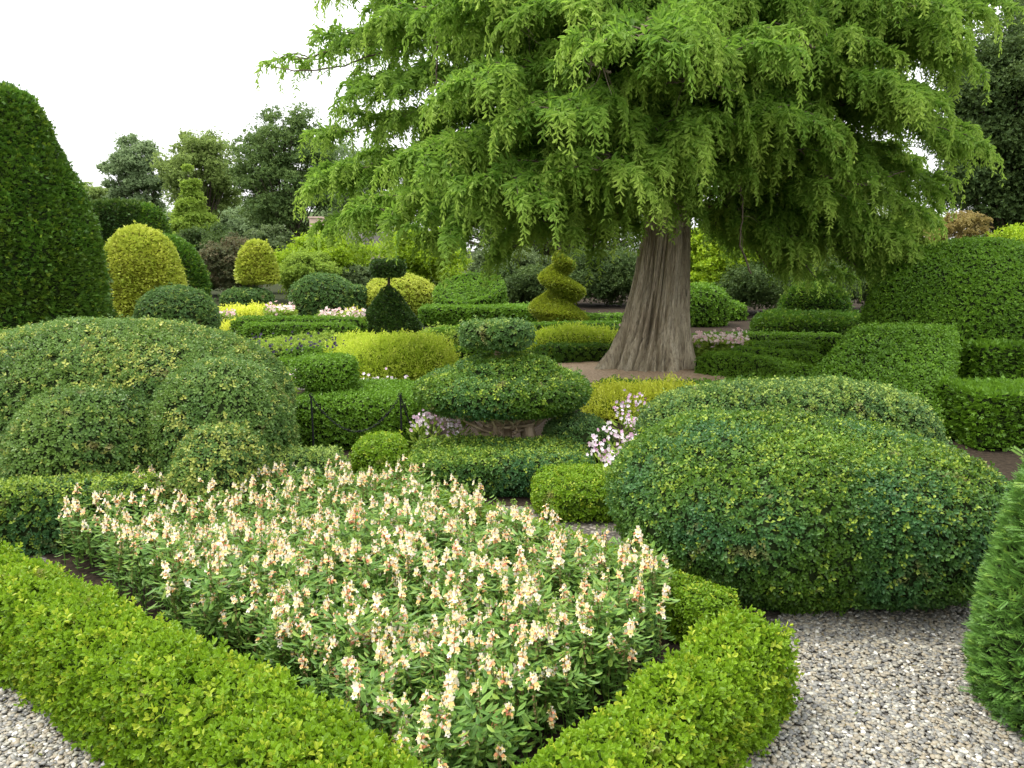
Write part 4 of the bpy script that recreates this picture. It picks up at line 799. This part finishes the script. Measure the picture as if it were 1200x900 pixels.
bsh(285, 350, 262, 36, 'shrubgrey', 'grey-green shrub above the bronze one', 20)
bsh(318, 445, 270, 30, 'laurel', 'bright green leafy shrub behind the smooth blue-green dome', 34, 480)
bsh(320, 400, 292, 28, 'conifer', 'green leafy shrub left of the bright one, behind the pale flowers', 24)
bsh(395, 450, 310, 29, 'shrubgrey', 'small silvery shrub behind the dark cone', 14)
bsh(430, 560, 262, 31, 'laurel', 'bright shrub under the left side of the cypress', 28)
bsh(545, 650, 285, 27, 'shrubgrey', 'grey leaved shrub between the tilted drum and the spiral', 26)
bsh(545, 670, 310, 26, 'shrubdark', 'very dark low shrub behind the spiral yew', 26)
bsh(640, 790, 290, 28, 'shrubdark', 'dark shrub just left behind the great trunk', 30)
bsh(790, 905, 245, 25, 'laurel', 'bright yellow-green shrub right behind the great trunk', 34, 480, px=3.2)
bsh(830, 1010, 300, 24, 'shrubdark', 'deep dark shrub behind the right hand mounds', 34)
bsh(930, 1060, 255, 26, 'shrubgrey', 'grey-green shrub under the right branches', 28)
bsh(1020, 1120, 235, 24, 'conifer', 'green shrub with a few white blooms behind the big smooth dome', 28)
bsh(1085, 1170, 238, 21, 'rust', 'rusty orange feathery shrub behind the big smooth dome', 20)
bsh(1140, 1260, 252, 19, 'laurel', 'bright yellow-green shrub at the right edge above the dome', 22)
# clipped yews in the far left
dtop('clipped_hedge', [block(103, 172, 238, 30, 2.0, n=6)], 'yewdark', 'dark flat topped clipped hedge behind the large golden yew', kind='yew', fresh=.02, freshz=.7, cov=3)  # paler upper leaves paint the light on the sloping top
dtop('clipped_dome', [blob(152, 207, 240, 31, low=.4)], 'yew', 'green dome just right of the dark flat topped hedge', kind='yew', cov=3)
dtop('clipped_dome', [blob(158, 245, 276, 27, low=.25, b=2)], 'yew', 'sloping green mound right behind the large golden yew', kind='yew', cov=3)
# house
hy = 39; hx0, hx1 = P(360, 260, hy)[0], P(475, 260, hy)[0]; root = empty('stone_house', (hx0, hy, 0), 'low stone house with grey gables and a pinkish chimney beyond the garden', 'house')
zr = dz(262, hy); m = MB(); cbox(m, (hx0+.5, hy, 0), (hx1, hy+6, zr-1.2)); part(m, 'wall', [M['stone']], root)
m = MB()
for gx in (385, 402, 438):
    x = P(gx, 260, hy)[0]; w_ = .9; zt = dz(257, hy)
    v = [(x-w_, hy-.3, zr-1.2), (x+w_, hy-.3, zr-1.2), (x, hy-.3, zt), (x-w_, hy+6, zr-1.2), (x+w_, hy+6, zr-1.2), (x, hy+6, zt)]
    m.add(v, [[0, 1, 2, 2], [3, 5, 4, 4], [0, 2, 5, 3], [1, 4, 5, 2], [0, 3, 4, 1]])
part(m, 'roof', [M['slate']], root)
m = MB(); x0, x1 = P(365, 260, hy)[0], P(378, 260, hy)[0]; cbox(m, (x0, hy-.4, 1.2), (x1, hy+.3, dz(256, hy))); cbox(m, (x0-.05, hy-.45, dz(256, hy)), (x1+.05, hy+.35, dz(254, hy))); part(m, 'chimney', [M['chimney']], root)
